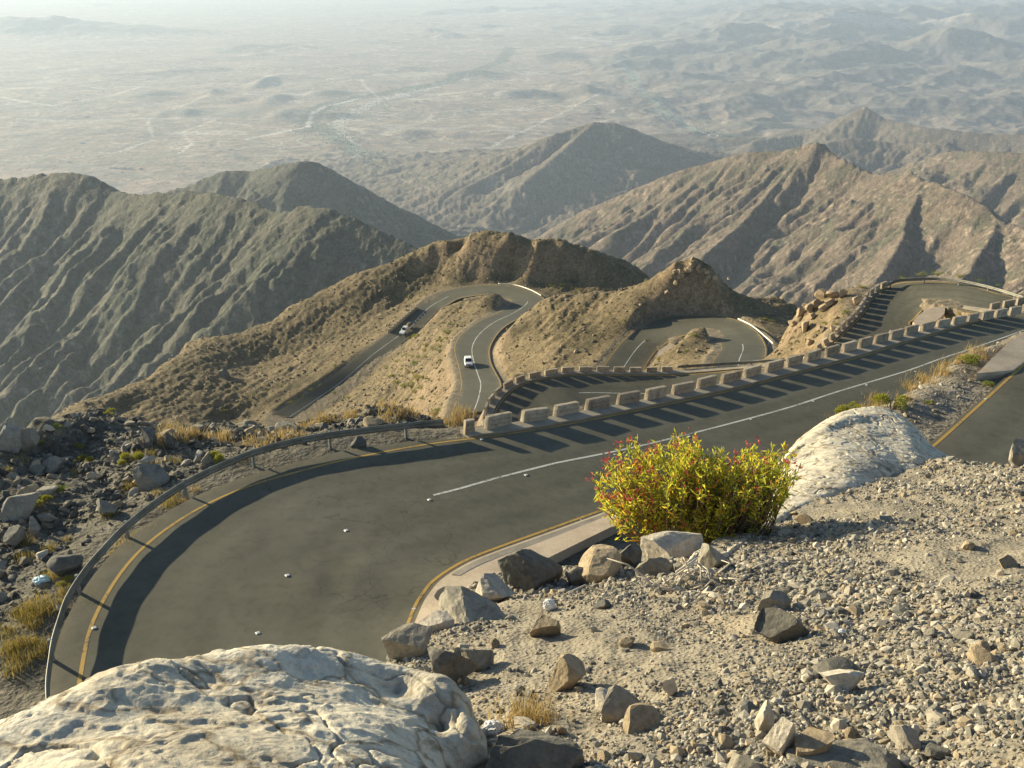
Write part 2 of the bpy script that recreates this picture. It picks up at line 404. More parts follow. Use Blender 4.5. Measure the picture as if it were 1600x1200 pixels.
_e = road3.at(0, 'R'); _n = (road3.R-road3.L)/road3.w[:, None]
for i in range(0, len(_e), 5):
    if road3.u[i] > 19:
        for dd, dz in ((3, -.9), (8, -2.6), (14, -4.0)): CPTS.append(_e[i]+_n[i]*dd+np.array([0, 0, dz]))
# hill behind the far hairpin
DH = ((10, -3.5), (30, -34), (70, -100))
for u, v, r in [(640,397,331), (670,385,330), (700,374,328.5), (735,364,326), (762,361,323), (795,366,315.5), (840,375,310.5), (880,379,308.5), (920,392,307.5), (965,408,306), (1012,432,304.5)]: cr(u, v, r, DH)
for u, v, z in [(680,415,-98.2), (720,404,-97.2), (650,425,-100.3), (700,428,-98.8), (740,437,-99.5), (800,437,-99.3), (850,445,-98.8), (690,440,-101), (900,440,-97.5), (960,447,-96)]: cz(u, v, z)
# hill between the two loops
for u, v, r in [(812,495,222), (845,470,222), (880,460,221), (930,455,218), (1000,440,212), (1030,424,208), (1055,408,205), (1085,402,204), (1110,416,203), (1135,445,204), (1155,458,206), (1195,466,212), (1215,460,213), (1245,478,208)]: cr(u, v, r, ((5, -4), (25, -24), (50, -48)))
for u, v, r in [(795,515,212), (786,560,201), (792,590,190), (800,540,206), (850,560,190), (850,520,203), (900,560,186), (900,500,206), (960,510,196), (1000,480,198), (1040,465,198), (1090,450,197), (1090,475,192), (1130,470,196), (1150,482,194)]: cr(u, v, r)
# mound inside the loop
for u, v, z in [(1060,548,-71), (1020,568,-73.3), (1120,560,-67)]: cz(u, v, z)
_r = math.hypot(*Z(1090, 545, -70.6)[:2])
cr(1100, 510, _r-1.5); cr(1076, 521, _r-3); cr(1112, 516, _r-1); cr(1090, 514, _r-2); cr(1050, 541, _r-6.5); cr(1030, 556, _r-9)
# below the block rows, rocky spur left of the far hairpin
for u, v, z in [(1345,452,-34.6), (1325,453,-35), (1300,458,-35.5), (1268,470,-37), (1240,495,-39), (1220,525,-41)]:
    p = Z(u, v, z); cr(u, v, math.hypot(p[0], p[1]), ((3, -3), (10, -14), (25, -34)))
for u, v, z in [(1300,500,-36), (1270,540,-37.5), (1225,558,-40), (1250,520,-38.5)]: cz(u, v, z)
for u, v, r in [(1400,437,112), (1440,431,114), (1480,430,113), (1520,433,111), (1560,442,106), (1620,462,100), (1700,470,98)]: cr(u, v, r, ((3, -3), (12, -16), (30, -38)))
CPTS += [Z(1480, 487, -32.6), Z(1500, 492, -31.8), Z(1455, 495, -33.4)]
# below the lower leg
for r, z in ((100, -52), (112, -60), (128, -69), (145, -76), (165, -80)): CPTS.append(np.array([azim(715, 640)[0]*r, azim(715, 640)[1]*r, z]))
for u in (800, 900, 1000, 1100, 1200):
    hx, hy = azim(u, 580)
    for r, z in ((112, -48), (128, -56), (145, -64)): CPTS.append(np.array([hx*r, hy*r, z]))
# island between the near leg and the upper leg
for u, v, z in [(1310,672,-19.6), (1350,645,-19.3), (1400,640,-18.6), (1425,608,-18.9), (1470,610,-18.5), (1490,570,-18.9), (1520,545,-18.9), (1560,535,-18.9), (1600,515,-19.1), (1590,545,-18.9)]: cz(u, v, z)
CPTS += [np.array(p) for p in [(2, 27, -20.6), (6, 30.5, -20.6), (0.5, 26, -20.5), (10, 33, -19.8)]]
for a in range(0, 360, 12):
    t = math.radians(a)
    for r in ((440, 480) if math.cos(t) > 0.4 else (110, 200, 330, 480)):
        x, y = r*math.sin(t), r*math.cos(t)
        CPTS.append(np.array([x, y, ramp_z(r)]))
CP_ = np.array(CPTS); _, ui = np.unique(np.round(CP_[:, :2]*2).astype(int), axis=0, return_index=True)
mid_rbf = RBF(CP_[np.sort(ui)], 0.02)
# foreground: gravel slope on top of the road cut
_g = np.array([R(u, v, r) for u, v, r in [(1200,1000,4.5), (1200,850,7), (1600,900,6.7), (1400,800,8.8), (800,1000,4.7), (900,900,7.0), (1200,1200,2.5), (1550,740,11.6)]])
_pl = np.linalg.lstsq(np.c_[np.ones(len(_g)), _g[:, :2]], _g[:, 2], rcond=None)[0]
def RP(u, v):
    d = ray(u, v); return d*(_pl[0]/(d[2]-_pl[1]*d[0]-_pl[2]*d[1]))
_ca = []
for u, v, r in [(-300,1250,3.0), (0,1155,3.25), (300,1030,3.6), (480,1015,3.8)]: a = ray(u, v); _ca.append((math.atan2(a[0], a[1]), r))
for u, v in [(570,1062), (600,1035), (650,975), (700,945), (760,905), (830,884), (900,888), (970,880), (1050,868), (1120,868), (1190,828), (1250,793), (1300,775), (1400,742), (1480,723), (1560,728), (1600,726)]:
    p = RP(u, v); _ca.append((math.atan2(p[0], p[1]), min(13.4, math.hypot(p[0], p[1])+(.5 if 1090 < u < 1450 else 0))))
_ca.sort(); _ca = np.array([(-2.2, 1.6), (-1.0, 2.2)]+_ca+[(.9, 12.0), (1.6, 9.0), (3.2, 8.0)])
def fore_h(x, y):
    g = np.minimum(_pl[0]+_pl[1]*x+_pl[2]*y, -1.25+.02*y)-.25*np.exp(-((x+.9)**2+(y-2.4)**2)/1.2)
    r = np.hypot(x, y); rc = np.interp(np.arctan2(x, y), _ca[:, 0], _ca[:, 1]); d = np.maximum(0, r-rc+.12*gn(x*1.3, y*1.3, 140))
    return g-.45*d-1.15*np.maximum(0, d-.15)**1.45
# mid grid
GX0, GX1, GY0, GY1, GS = -210.0, 210.0, -40.0, 490.0, 0.5
gx = np.arange(GX0, GX1+GS/2, GS); gy = np.arange(GY0, GY1+GS/2, GS)
MX, MY = np.meshgrid(gx, gy)
MZ = mid_rbf(MX, MY)
MD = np.full(MX.shape, 99.0)                               # distance outside the asphalt
def carve(rd, bl=3.2):
    a, b = rd.edges(); c = (a+b)/2; hw = np.linalg.norm(a[:, :2]-b[:, :2], axis=1)/2
    x0, x1, y0, y1 = c[:, 0].min()-14, c[:, 0].max()+14, c[:, 1].min()-14, c[:, 1].max()+14
    j0, j1 = np.searchsorted(gx, [x0, x1]); i0, i1 = np.searchsorted(gy, [y0, y1])
    sx, sy = MX[i0:i1, j0:j1].ravel(), MY[i0:i1, j0:j1].ravel()
    best = np.full(len(sx), 1e9); bz = np.zeros(len(sx))
    for k in range(0, len(c), 60):
        q = c[k:k+60]
        D = np.sqrt((sx[:, None]-q[None, :, 0])**2+(sy[:, None]-q[None, :, 1])**2)-hw[None, k:k+60]
        m = D.argmin(1); d = D[np.arange(len(sx)), m]; up = d < best
        best[up] = d[up]; bz[up] = q[m[up], 2]
    best = best.reshape(i1-i0, j1-j0); bz = bz.reshape(best.shape)
    w = 1-sstep(0.5, bl, best)
    sub = MZ[i0:i1, j0:j1]; sub[:] = sub*(1-w)+(bz-0.25)*w
    md = MD[i0:i1, j0:j1]; md[:] = np.minimum(md, best)
carve(road1); carve(road2, 1.6); carve(road3, 2.6)
def bil(G, x, y, x0, y0, s):
    fx = np.clip((x-x0)/s, 0, G.shape[1]-1.001); fy = np.clip((y-y0)/s, 0, G.shape[0]-1.001)
    i = fy.astype(int); j = fx.astype(int); a = fx-j; b = fy-i
    return (G[i, j]*(1-a)+G[i, j+1]*a)*(1-b)+(G[i+1, j]*(1-a)+G[i+1, j+1]*a)*b
# ------------------------------------------------------------------ far terrain
FLOOR = -1100.0
RIDGES = [
 ([(-420,330,2500), (-200,305,2150), (0,282,1900), (70,274,1830), (130,271,1755), (160,286,1715), (178,302,1690), (215,305,1625), (250,306,1560), (300,300,1500), (370,310,1400), (400,322,1370), (430,336,1330), (460,330,1295), (490,321,1260), (520,330,1235), (560,347,1205), (640,385,1150), (720,430,1080)], .80),
 ([(150,330,2900), (290,292,2750), (345,268,2700), (400,268,2650), (440,258,2550), (465,253,2510), (490,252,2500), (515,263,2490), (560,290,2520), (620,322,2560), (680,352,2620), (740,385,2750)], .75),
 ([(840,372,2750), (900,335,2600), (960,310,2550), (1010,288,2500), (1060,268,2450), (1130,248,2400), (1165,239,2350), (1220,236,2300), (1262,229,2250), (1275,222,2235), (1288,224,2220), (1299,243,2200), (1330,256,2130), (1362,272,2080), (1400,277,2000), (1425,270,1950), (1445,283,1900), (1500,300,1800), (1535,320,1750), (1560,345,1700), (1600,362,1650), (1700,400,1500), (1850,430,1400)], .75),
 ([(1440,285,1900), (1432,315,1830), (1415,365,1730), (1385,425,1600), (1350,470,1500)], .8),
 ([(1560,345,1700), (1545,380,1620), (1520,420,1530), (1480,470,1430)], .8),
 ([(1262,229,2250), (1215,290,2150), (1160,350,2020), (1100,400,1900)], .75),
 ([(1130,248,2400), (1050,310,2330), (960,365,2230)], .75),
 ([(690,285,4500), (740,272,4400), (790,250,4380), (850,215,4420), (900,200,4470), (930,190,4500), (960,191,4500), (1000,209,4480), (1040,230,4450), (1075,244,4450), (1130,262,4500)], .5),
 ([(930,190,4500), (880,235,4250), (820,285,4000)], .5), ([(870,207,4430), (800,256,4270), (730,292,4120)], .5), ([(960,192,4490), (965,250,4260), (930,315,3950)], .5), ([(1000,209,4480), (1040,262,4250), (1030,310,4050)], .5),
 ([(1470,240,3400), (1490,237,3350), (1530,236,3250), (1600,240,3150), (1750,250,3000)], .7),
 ([(1180,218,5600), (1260,208,5700), (1300,191,5700), (1350,165,5700), (1385,187,5600), (1450,200,5400), (1560,210,5300), (1700,205,5200)], .8), ([(1262,226,2245), (1278,219,2240), (1291,224,2235)], 1.8),
 ([(1250,232,4600), (1330,215,4700), (1400,225,4700), (1480,222,4600)], .45)]
FX0, FX1, FY0, FY1, FS = -3400.0, 3900.0, 200.0, 6200.0, 8.0
fx = np.arange(FX0, FX1, FS); fy = np.arange(FY0, FY1, FS)
QX, QY = np.meshgrid(fx, fy)
QR = np.hypot(QX, QY)
def build_far():
    floor = FLOOR+24*fbm(QX/900, QY/900, 3, 40)+5*fbm(QX/200, QY/200, 3, 44)
    wx = 45*fbm(QX/260, QY/260, 3, 50); wy = 45*fbm(QX/260, QY/260, 3, 55)
    near = ramp_z(QR)-0.22*np.maximum(QR-430, 0)
    H = np.maximum(floor, near)
    own = np.zeros(QX.shape, np.int8); crest = np.full(QX.shape, 1e9)
    nz = fbm(QX/170, QY/170, 4, 60); nr = fbm(QX/90, QY/90, 4, 66, ridged=True)
    for k, (rg, sl) in enumerate(RIDGES):
        P = resample(np.array([R(*p) for p in rg]), 38)
        best = np.full(QX.shape, -1e9); 
        x0, x1, y0, y1 = P[:, 0].min()-1700, P[:, 0].max()+1700, P[:, 1].min()-1700, P[:, 1].max()+1700
        j0, j1 = np.searchsorted(fx, [x0, x1]); i0, i1 = np.searchsorted(fy, [y0, y1])
        sx, sy = QX[i0:i1, j0:j1], QY[i0:i1, j0:j1]; fl = H[i0:i1, j0:j1]
        dm = np.full(sx.shape, 1e9); zr = np.zeros(sx.shape)
        first = True
        for p, q in zip(P[:-1], P[1:]):
            e = q-p; L2 = e[0]*e[0]+e[1]*e[1]+1e-9
            tt = np.clip(((sx-p[0])*e[0]+(sy-p[1])*e[1])/L2, 0, 1)
            d = np.hypot(sx-p[0]-tt*e[0], sy-p[1]-tt*e[1]); zz = p[2]+tt*e[2]
            up = np.ones(sx.shape, bool) if first else (zr-sl*dm) < (zz-sl*d)
            first = False; dm = np.where(up, d, dm); zr = np.where(up, zz, zr)
        if len(rg) > 7 or k >= 6:
            cs = crest[i0:i1, j0:j1]; cs[:] = np.minimum(cs, np.where(zr-sl*dm > fl-25, dm, 1e9))
        # warp away from the crest
        ww = np.clip(dm/150, 0, 1)
        dm2 = np.maximum(0, dm+ww*(wx[i0:i1, j0:j1]))
        Hh = np.maximum(zr-FLOOR+40, 60)
        h = zr-Hh*(1-np.exp(-dm2*sl/Hh))+np.clip(dm/120, 0, 1)*(16*nz[i0:i1, j0:j1]+9*(nr[i0:i1, j0:j1]-.3))+2.0*nr[i0:i1, j0:j1]
        if k < 2:
            cc = sx*.82-sy*.57+55*wy[i0:i1, j0:j1]/45; ll = sx*.57+sy*.82
            h = h+np.clip(dm/140, 0, 1)*(19*(fbm(cc/190, ll/900, 2, 62, ridged=True)-.1)+9*fbm(cc/60, ll/300, 2, 64, ridged=True))-np.clip(dm/140, 0, 1)*8
        else:
            cc = sx*.55-sy*.83+70*wy[i0:i1, j0:j1]/45; ll = sx*.83+sy*.55
            h = h+np.clip(dm/130, 0, 1)*(np.where(k > 9, 22, 7)*fbm(cc/170, ll/420, 3, 162, ridged=True)+4*fbm(cc/34, ll/110, 2, 164, ridged=True))-np.clip(dm/130, 0, 1)*8
        up = h > fl
        fl[up] = h[up]; own[i0:i1, j0:j1][up & (h > floor[i0:i1, j0:j1]+12)] = k+1
    return H, own, crest
def flow_carve(H, c, ex, amax, slope, it=24):
    ny, nx = H.shape
    P = np.pad(H, 1, constant_values=1e9)
    best = np.zeros(H.shape); rec = np.arange(H.size).reshape(H.shape).copy()
    idx = rec.copy()
    for dy in (-1, 0, 1):
        for dx in (-1, 0, 1):
            if dx == 0 and dy == 0: continue
            s = (H-P[1+dy:1+dy+ny, 1+dx:1+dx+nx])/math.hypot(dx, dy)
            up = s > best; best[up] = s[up]; rec[up] = (idx+dy*nx+dx)[up]
    order = np.argsort(-H.ravel()).tolist(); rl = rec.ravel().tolist(); A = [1.0]*H.size
    for i in order:
        j = rl[i]
        if j != i: A[j] += A[i]
    A = np.array(A).reshape(H.shape)
    steep = sstep(0.05, 0.25, best/FS)
    dep = c*np.minimum(A**ex-1, amax)*steep*(1-.6*sstep(3800, 5000, QR))
    Hn = H-dep
    for _ in range(it):
        P = np.pad(Hn, 1, mode='edge')
        for dy, dx in ((0, 1), (0, -1), (1, 0), (-1, 0), (1, 1), (1, -1), (-1, 1), (-1, -1)):
            Hn = np.minimum(Hn, P[1+dy:1+dy+ny, 1+dx:1+dx+nx]+slope*FS*math.hypot(dx, dy))
    return Hn, A
FZ, OWN, CREST = build_far(); FZ0 = FZ.copy()
FZ, _a = flow_carve(FZ, 2.2, 0.36, 15, 1.0, 16)
FZ += 1.5*fbm(QX/40, QY/40, 3, 71)
FZ, FA = flow_carve(FZ, 1.2, 0.36, 10, 1.1, 7)
_cm = 1-sstep(20, 75, CREST+30*fbm(QX/50, QY/50, 2, 75)); FZ = FZ*(1-_cm)+FZ0*_cm
def catcub(G, x, y, x0, y0, s):
    fx_ = np.clip((x-x0)/s, 1, G.shape[1]-3.001); fy_ = np.clip((y-y0)/s, 1, G.shape[0]-3.001)
    i = fy_.astype(int); j = fx_.astype(int); a = fx_-j; b = fy_-i
    def wts(t): return (-.5*t+t*t-.5*t**3, 1-2.5*t*t+1.5*t**3, .5*t+2*t*t-1.5*t**3, -.5*t*t+.5*t**3)
    wa = wts(a); wb = wts(b); out = 0
    for m in range(4):
        row = 0
        for n in range(4): row = row+wa[n]*G[i+m-1, j+n-1]
        out = out+wb[m]*row
    return out
def plain_h(x, y):
    r = np.hypot(x, y); az = np.degrees(np.arctan2(x, y))
    h = FLOOR+24*fbm(x/900, y/900, 3, 40)+5*fbm(x/200, y/200, 3, 44)
    # rough low hills towards the right, scattered ones elsewhere
    right = sstep(-4, 14, az+4*fbm(x/3000, y/3000, 2, 81))*sstep(4200, 7000, r)
    hl = np.maximum(0, fbm(x/1500, y/1500, 5, 83, ridged=True)-0.05)
    h = h+right*hl*150
    iso = np.maximum(0, fbm(x/1900+3.1, y/1500, 4, 90)-0.30)*sstep(5200, 6500, r)
    h = h+iso*330*(0.35+0.65*sstep(-25, 10, az))
    h = h+sstep(9000, 12000, r)*sstep(4, 16, az)*np.maximum(0, fbm(x/3800, y/2600, 4, 95, ridged=True)+.05)*300*(1-sstep(17000, 21000, r)*.5)
    # long low hill at far left
    d2 = ((x+6800)/2300)**2+((y-14800)/750)**2
    h = h+260*np.exp(-d2*1.5)*(0.8+.5*fbm(x/600, y/600, 3, 99))
    # dark low mounds on the left plain
    for (u, v, sx_, sy_, hh) in MOUNDS:
        p = Z(u, v, FLOOR)
        d2 = ((x-p[0])/sx_)**2+((y-p[1])/sy_)**2
        h = h+hh*np.exp(-d2)
    return h
MOUNDS = [(413,130,70,420,45), (432,158,110,300,42), (445,180,90,220,30), (515,148,190,170,42), (295,178,90,160,35), (338,147,90,160,35), (240,150,170,220,30), (262,178,80,160,26), (520,182,250,90,30), (760,295,140,100,35), (1190,205,260,200,60), (745,118,300,160,45), (1000,110,420,240,70), (640,108,200,160,30), (870,92,300,200,45)]
def height(x, y):
    x = np.asarray(x, float); y = np.asarray(y, float)
    r = np.hypot(x, y)
    fz = plain_h(x, y)
    infar = (x > FX0+200) & (x < FX1-200) & (y > FY0) & (y < FY1-100)
    e = np.minimum(np.minimum((x-FX0-200)/300, (FX1-200-x)/300), (FY1-100-y)/500)
    w = np.clip(e, 0, 1)*infar
    gz = catcub(FZ, x, y, FX0, FY0, FS)
    mo = OWN[np.clip(((y-FY0)/FS).astype(int), 0, OWN.shape[0]-1), np.clip(((x-FX0)/FS).astype(int), 0, OWN.shape[1]-1)] > 0
    gz = gz+(2.0*fbm(x/14, y/14, 4, 111)+1.6*fbm(x/9, y/9, 3, 118, ridged=True)+2.6*fbm(x/34, y/34, 4, 113, ridged=True)+3*fbm(x/60, y/60, 2, 115))*sstep(420, 700, r)*np.where(mo, 1.0, .3)
    fz = np.where(y > FY0, fz*(1-w)+gz*w, -2000)
    fz = np.maximum(fz, np.where(y > FY0, -2000, ramp_z(r)))
    mid = (x > GX0) & (x < GX1) & (y > GY0) & (y < GY1)
    mz = bil(MZ, x, y, GX0, GY0, GS)
    em = np.minimum(np.minimum((x-GX0)/40, (GX1-x)/40), np.minimum((y-GY0)/15, (GY1-y)/60))
    wm = np.clip(em, 0, 1)*mid
    base = np.where(y > FY0, fz, ramp_z(r))
    md = bil(MD, x, y, GX0, GY0, GS)
    big = sstep(70, 160, r)
    am = sstep(0.8, 4.0+11*big, md)*wm
    rug = am*((0.10+.9*big)*(fbm(x/6, y/6, 4, 120)*.36+fbm(x/22, y/22, 3, 125)*1.0*big)+0.22*fbm(x/1.9, y/1.9, 4, 130)*(1+big*1.2)+big*(.13*fbm(x/2.6, y/2.6, 4, 131, ridged=True)+.5*fbm((x*.75-y*.66)/3.2, (x*.66+y*.75)/16, 3, 133, ridged=True)-.45))
    led = sstep(17, 22, r)*(1-sstep(58, 66, r))*sstep(1.5, 6, -np.minimum(0, x+2))   # rubble ledge is lumpier
    rug = rug+am*led*(0.55*fbm(x/4.5, y/4.5, 3, 135)+0.25*fbm(x/1.2, y/1.2, 2, 138))
    # gullies on the island between the truck leg and the van road, left spur ledges
    h = base*(1-wm)+(mz+rug)*wm
    f = np.full(x.shape, -1e4)
    near = (r < 34)
    if near.any():
        xx, yy = x[near], y[near]; fh = fore_h(xx, yy)
        fh = fh+0.10*fbm(xx/0.9, yy/0.9, 3, 141)+0.035*fbm(xx/0.22, yy/0.22, 3, 145)+0.35*sstep(-5, -9, fh)*fbm(xx/1.5, yy/1.5, 4, 149, ridged=True)
        f[near] = fh-40*sstep(20, 32, np.hypot(xx, yy))
    return np.maximum(h, f)
def hz(x, y): return float(height(np.array([x]), np.array([y]))[0])
#@@TERRAIN
th_in = np.radians(np.linspace(-37, 37, 1180))
th_l = np.radians(np.linspace(-110, -37.1, 130)); th_r = np.radians(np.linspace(37.1, 110, 130))
th_b = np.radians(np.linspace(112, 248, 40))
TH = np.r_[th_l, th_in, th_r, th_b]
RR = np.r_[np.geomspace(0.7, 15, 330)[:-1], np.geomspace(15, 80, 350)[:-1], np.geomspace(80, 480, 620)[:-1], np.geomspace(480, 2600, 600)[:-1], np.geomspace(2600, 7000, 260)[:-1], np.geomspace(7000, 26000, 420)[:-1], np.geomspace(26000, 60000, 60)]
NT_, NR_ = len(TH), len(RR)
PX = RR[:, None]*np.sin(TH)[None]; PY = RR[:, None]*np.cos(TH)[None]
PZ = np.empty(PX.shape)
for k in range(0, NR_, 100): PZ[k:k+100] = height(PX[k:k+100], PY[k:k+100])
PZ[-1] -= 0
# --- surface colours (albedo only)
def tint(x, y, z, gslope):
    r = np.hypot(x, y); n = x.size
    c = np.zeros(x.shape+(3,))
    def lay(col, w): 
        nonlocal c
        c = c*(1-w[..., None])+np.array(col)*w[..., None]
    one = np.ones(x.shape)
    # plain
    pa = fbm(x/700, y/700, 4, 201); pb = fbm(x/160, y/90, 3, 205)
    c[:] = (0.335, 0.24, 0.172)
    lay((0.27, 0.22, 0.165), sstep(-.05, 0.4, pa)*.8); lay((0.47, 0.35, 0.255), sstep(0.12, 0.36, pb)*.75); lay((0.17, 0.165, 0.13), sstep(.05, .4, fbm(x/140, y/60, 3, 212))*.6); lay((0.15, 0.16, 0.125), sstep(0.22, 0.5, fbm(x/300, y/200, 3, 209))*.55)
    for sc_, sd_, wdt, cc_ in ((1500, 217, .028, (0.17, 0.165, 0.12)), (650, 218, .035, (0.21, 0.195, 0.145)), (2600, 219, .02, (0.54, 0.46, 0.37))):
        fl = np.abs(fbm(x/sc_+.6*gn(x/400, y/400, sd_+20), y/sc_*.8, 3, sd_)); lay(cc_, (1-sstep(wdt*.4, wdt, fl))*.75)
    azd = np.degrees(np.arctan2(x, y))
    lay((0.20, 0.17, 0.145), sstep(0, 14, azd)*sstep(4500, 8000, r)*.55)
    up = sstep(25, 70, z-FLOOR-24*fbm(x/900, y/900, 3, 40))*sstep(1500, 2500, r)
    lay((0.16, 0.145, 0.125), up*.7)
    for path, wd, col in TRACKS:
        P = resample(np.array([Z(u, v, FLOOR)[:2] for u, v in path]), 40)
        m = (r > 3500) & (r < (24000 if wd > 40 else 9500)); xs, ys = x[m], y[m]; 
        wob = 1+.5*gn(xs/150, ys/150, 215)
        d = np.full(xs.shape, 1e9)
        for k in range(0, len(xs), 60000):
            D = (xs[k:k+60000, None]-P[None, :, 0])**2+(ys[k:k+60000, None]-P[None, :, 1])**2
            d[k:k+60000] = np.sqrt(D.min(1))
        w = np.zeros(x.shape); w[m] = 1-sstep(wd*.55, wd*1.1, d*wob)
        br = np.zeros(x.shape); br[m] = 0.75+.25*gn(xs/60, ys/60, 216)
        lay(col, w*br)
    for (u, v, sx_, sy_, hh) in MOUNDS:
        p = Z(u, v, FLOOR); m = (np.abs(x-p[0]) < 3*sx_) & (np.abs(y-p[1]) < 3*sy_); w = np.zeros(x.shape)
        w[m] = np.exp(-(((x[m]-p[0])/sx_)**2+((y[m]-p[1])/sy_)**2)**2); lay((0.15, 0.15, 0.12), w*.8)
    # mountains
    ow = OWN[np.clip(((y-FY0)/FS).astype(int), 0, OWN.shape[0]-1), np.clip(((x-FX0)/FS).astype(int), 0, OWN.shape[1]-1)]
    inm = ((x > FX0) & (x < FX1) & (y > FY0) & (y < FY1) & (r > 400))
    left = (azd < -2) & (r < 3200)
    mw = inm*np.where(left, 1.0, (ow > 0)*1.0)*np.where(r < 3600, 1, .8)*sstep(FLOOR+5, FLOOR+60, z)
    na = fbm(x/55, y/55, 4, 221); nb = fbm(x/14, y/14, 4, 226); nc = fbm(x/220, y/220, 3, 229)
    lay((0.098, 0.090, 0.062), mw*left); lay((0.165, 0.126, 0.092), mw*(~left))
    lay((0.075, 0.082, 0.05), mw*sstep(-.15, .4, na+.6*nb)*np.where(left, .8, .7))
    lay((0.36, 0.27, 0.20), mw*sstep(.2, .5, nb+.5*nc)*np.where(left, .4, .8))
    # near hills
    nw = 1-sstep(390, 470, r)
    m = r < 480
    sub = c[m]; xs, ys, zs = x[m], y[m], z[m]; rs = r[m]; ws = nw[m][:, None]
    a = fbm(xs/9, ys/9, 4, 231); b = fbm(xs/2.2, ys/2.2, 3, 236); g = fbm(xs/30, ys/30, 3, 239)
    q = np.zeros(sub.shape)+np.array((0.182, 0.135, 0.072))
    def l2(col, w):
        nonlocal q
        q = q*(1-w[:, None])+np.array(col)*w[:, None]
    l2((0.092, 0.074, 0.038), sstep(-.1, .4, a+.4*b)*.8); l2((0.235, 0.175, 0.095), sstep(.1, .5, -g+.4*b)*.6)
    l2((0.30, 0.235, 0.15), sstep(.35, .6, b)*.5)
    gs = gslope[m]; l2((0.27, 0.19, 0.115), sstep(.75, 1.2, gs)*.7)
    ledge = (1-sstep(62, 75, rs)); l2((0.125, 0.112, 0.085), ledge*.9); l2((0.08, 0.075, 0.062), ledge*sstep(0, .4, b+.3*a)*.7)
    isl = sstep(9, 12, xs)*(1-sstep(58, 64, rs))*sstep(26, 30, ys); l2((0.24, 0.20, 0.15), isl*.8)
    fo = (1-sstep(13, 15, rs)); l2((0.285, 0.242, 0.178), fo); l2((0.19, 0.165, 0.13), fo*sstep(-.1, .4, fbm(xs/1.1, ys/1.1, 3, 245))*.7); l2((0.38, 0.30, 0.20), fo*sstep(.2, .5, fbm(xs/.8+9, ys/.8, 3, 247))*.6)
    # pale verge beside the asphalt
    md = bil(MD, xs, ys, GX0, GY0, GS); vg = (1-sstep(.6, 2.2, md+.6*b))*(1-fo)*(md < 50)*(1-.8*ledge); l2((0.23, 0.19, 0.14), vg*.6)
    c[m] = sub*(1-ws)+q*ws
    return c
TRACKS = [
 ([(800,372), (745,345), (690,352), (660,335), (610,300), (575,262), (560,240), (535,215), (520,195), (545,180), (600,155), (660,140), (700,128)], 62, (0.52, 0.48, 0.40)),
 ([(700,340), (650,318), (600,280), (570,245), (520,215), (500,196)], 75, (0.17, 0.19, 0.13)),
 ([(480,205), (482,190), (495,172), (530,160), (575,150), (640,138), (690,130), (730,115), (780,100), (800,75)], 95, (0.075, 0.095, 0.07)),
 ([(385,218), (430,208), (480,198), (490,176), (510,168), (560,155)], 26, (0.72, 0.66, 0.56)),
 ([(280,240), (300,225), (285,205), (330,190), (390,195)], 17, (0.66, 0.57, 0.46)),
 ([(560,250), (640,262), (720,250), (800,215), (880,180), (960,150)], 20, (0.66, 0.57, 0.46)),
 ([(100,250), (190,235), (240,215), (230,190), (300,160), (420,120)], 17, (0.66, 0.57, 0.46)),
 ([(1180,240), (1120,215), (1040,185), (1010,160), (990,130), (960,105)], 60, (0.24, 0.27, 0.22)),
 ([(560,120), (570,135), (590,150)], 20, (0.55, 0.5, 0.42)),
 ([(0,150), (80,165), (180,150), (260,120), (330,90)], 26, (0.66, 0.57, 0.46)),
 ([(900,60), (1000,80), (1150,78), (1300,72), (1450,66), (1600,68)], 150, (0.45, 0.39, 0.33)),
]
dzr = np.gradient(PZ, axis=0)/np.maximum(np.gradient(RR)[:, None], 1e-6)
dzt = np.gradient(PZ, axis=1)/np.maximum(np.abs(np.gradient(TH))[None]*RR[:, None], 1e-6)
GSL = np.hypot(dzr, dzt)
TC = np.empty(PX.shape+(3,))
for k in range(0, NR_, 200): TC[k:k+200] = tint(PX[k:k+200], PY[k:k+200], PZ[k:k+200], GSL[k:k+200])
def polar_obj(name, k0, k1, mat, close=True, mask=None):
    nt = NT_
    V = np.stack([PX[k0:k1], PY[k0:k1], PZ[k0:k1]], 2).reshape(-1, 3)
    i = np.arange(k1-k0-1)[:, None]; j = np.arange(nt)[None]; jn = (j+1) % nt
    Fq = np.stack([i*nt+j, i*nt+jn, (i+1)*nt+jn, (i+1)*nt+j], 2).reshape(-1, 4)
    C = TC[k0:k1].reshape(-1, 3)
    if mask is not None:
        fm = mask(V[Fq].mean(1)); Fq = Fq[fm]
        used = np.zeros(len(V), bool); used[Fq.ravel()] = True
        rem = np.cumsum(used)-1; V = V[used]; C = C[used]; Fq = rem[Fq]
    Fq = Fq[:, ::-1]
    o = mesh_np(name, V, Fq, mat, True, None, C)
    if o.data.polygons[len(Fq)//2].normal.z < 0: o.data.flip_normals()
    o['kind'] = 'structure'
    return o
KF = int(np.searchsorted(RR, 17)); KH = int(np.searchsorted(RR, 460)); 
t0 = NT('gravel_soil')
_a = t0.noise(3.5, 6, 0.65); _b = t0.noise(60, 4, 0.7); _v = t0.voro(38)
_c = t0.mix(t0.attr('tint'), t0.ramp(_a, [(0.3, G3(0.65)), (0.5, G3(1)), (0.72, G3(1.3))]), .8, 'MULTIPLY')
_c = t0.mix(_c, t0.ramp(_b, [(0.3, G3(0.6)), (0.5, G3(1)), (0.72, G3(1.4))]), .8, 'MULTIPLY')
M_GRAV = t0.out(_c, .95, t0.bump(_b, .6, .012, t0.bump(_v, .5, .02)))
polar_obj('gravel_slope', 0, KF+1, M_GRAV)
polar_obj('hillside', KF, KH+1, M_HILL)
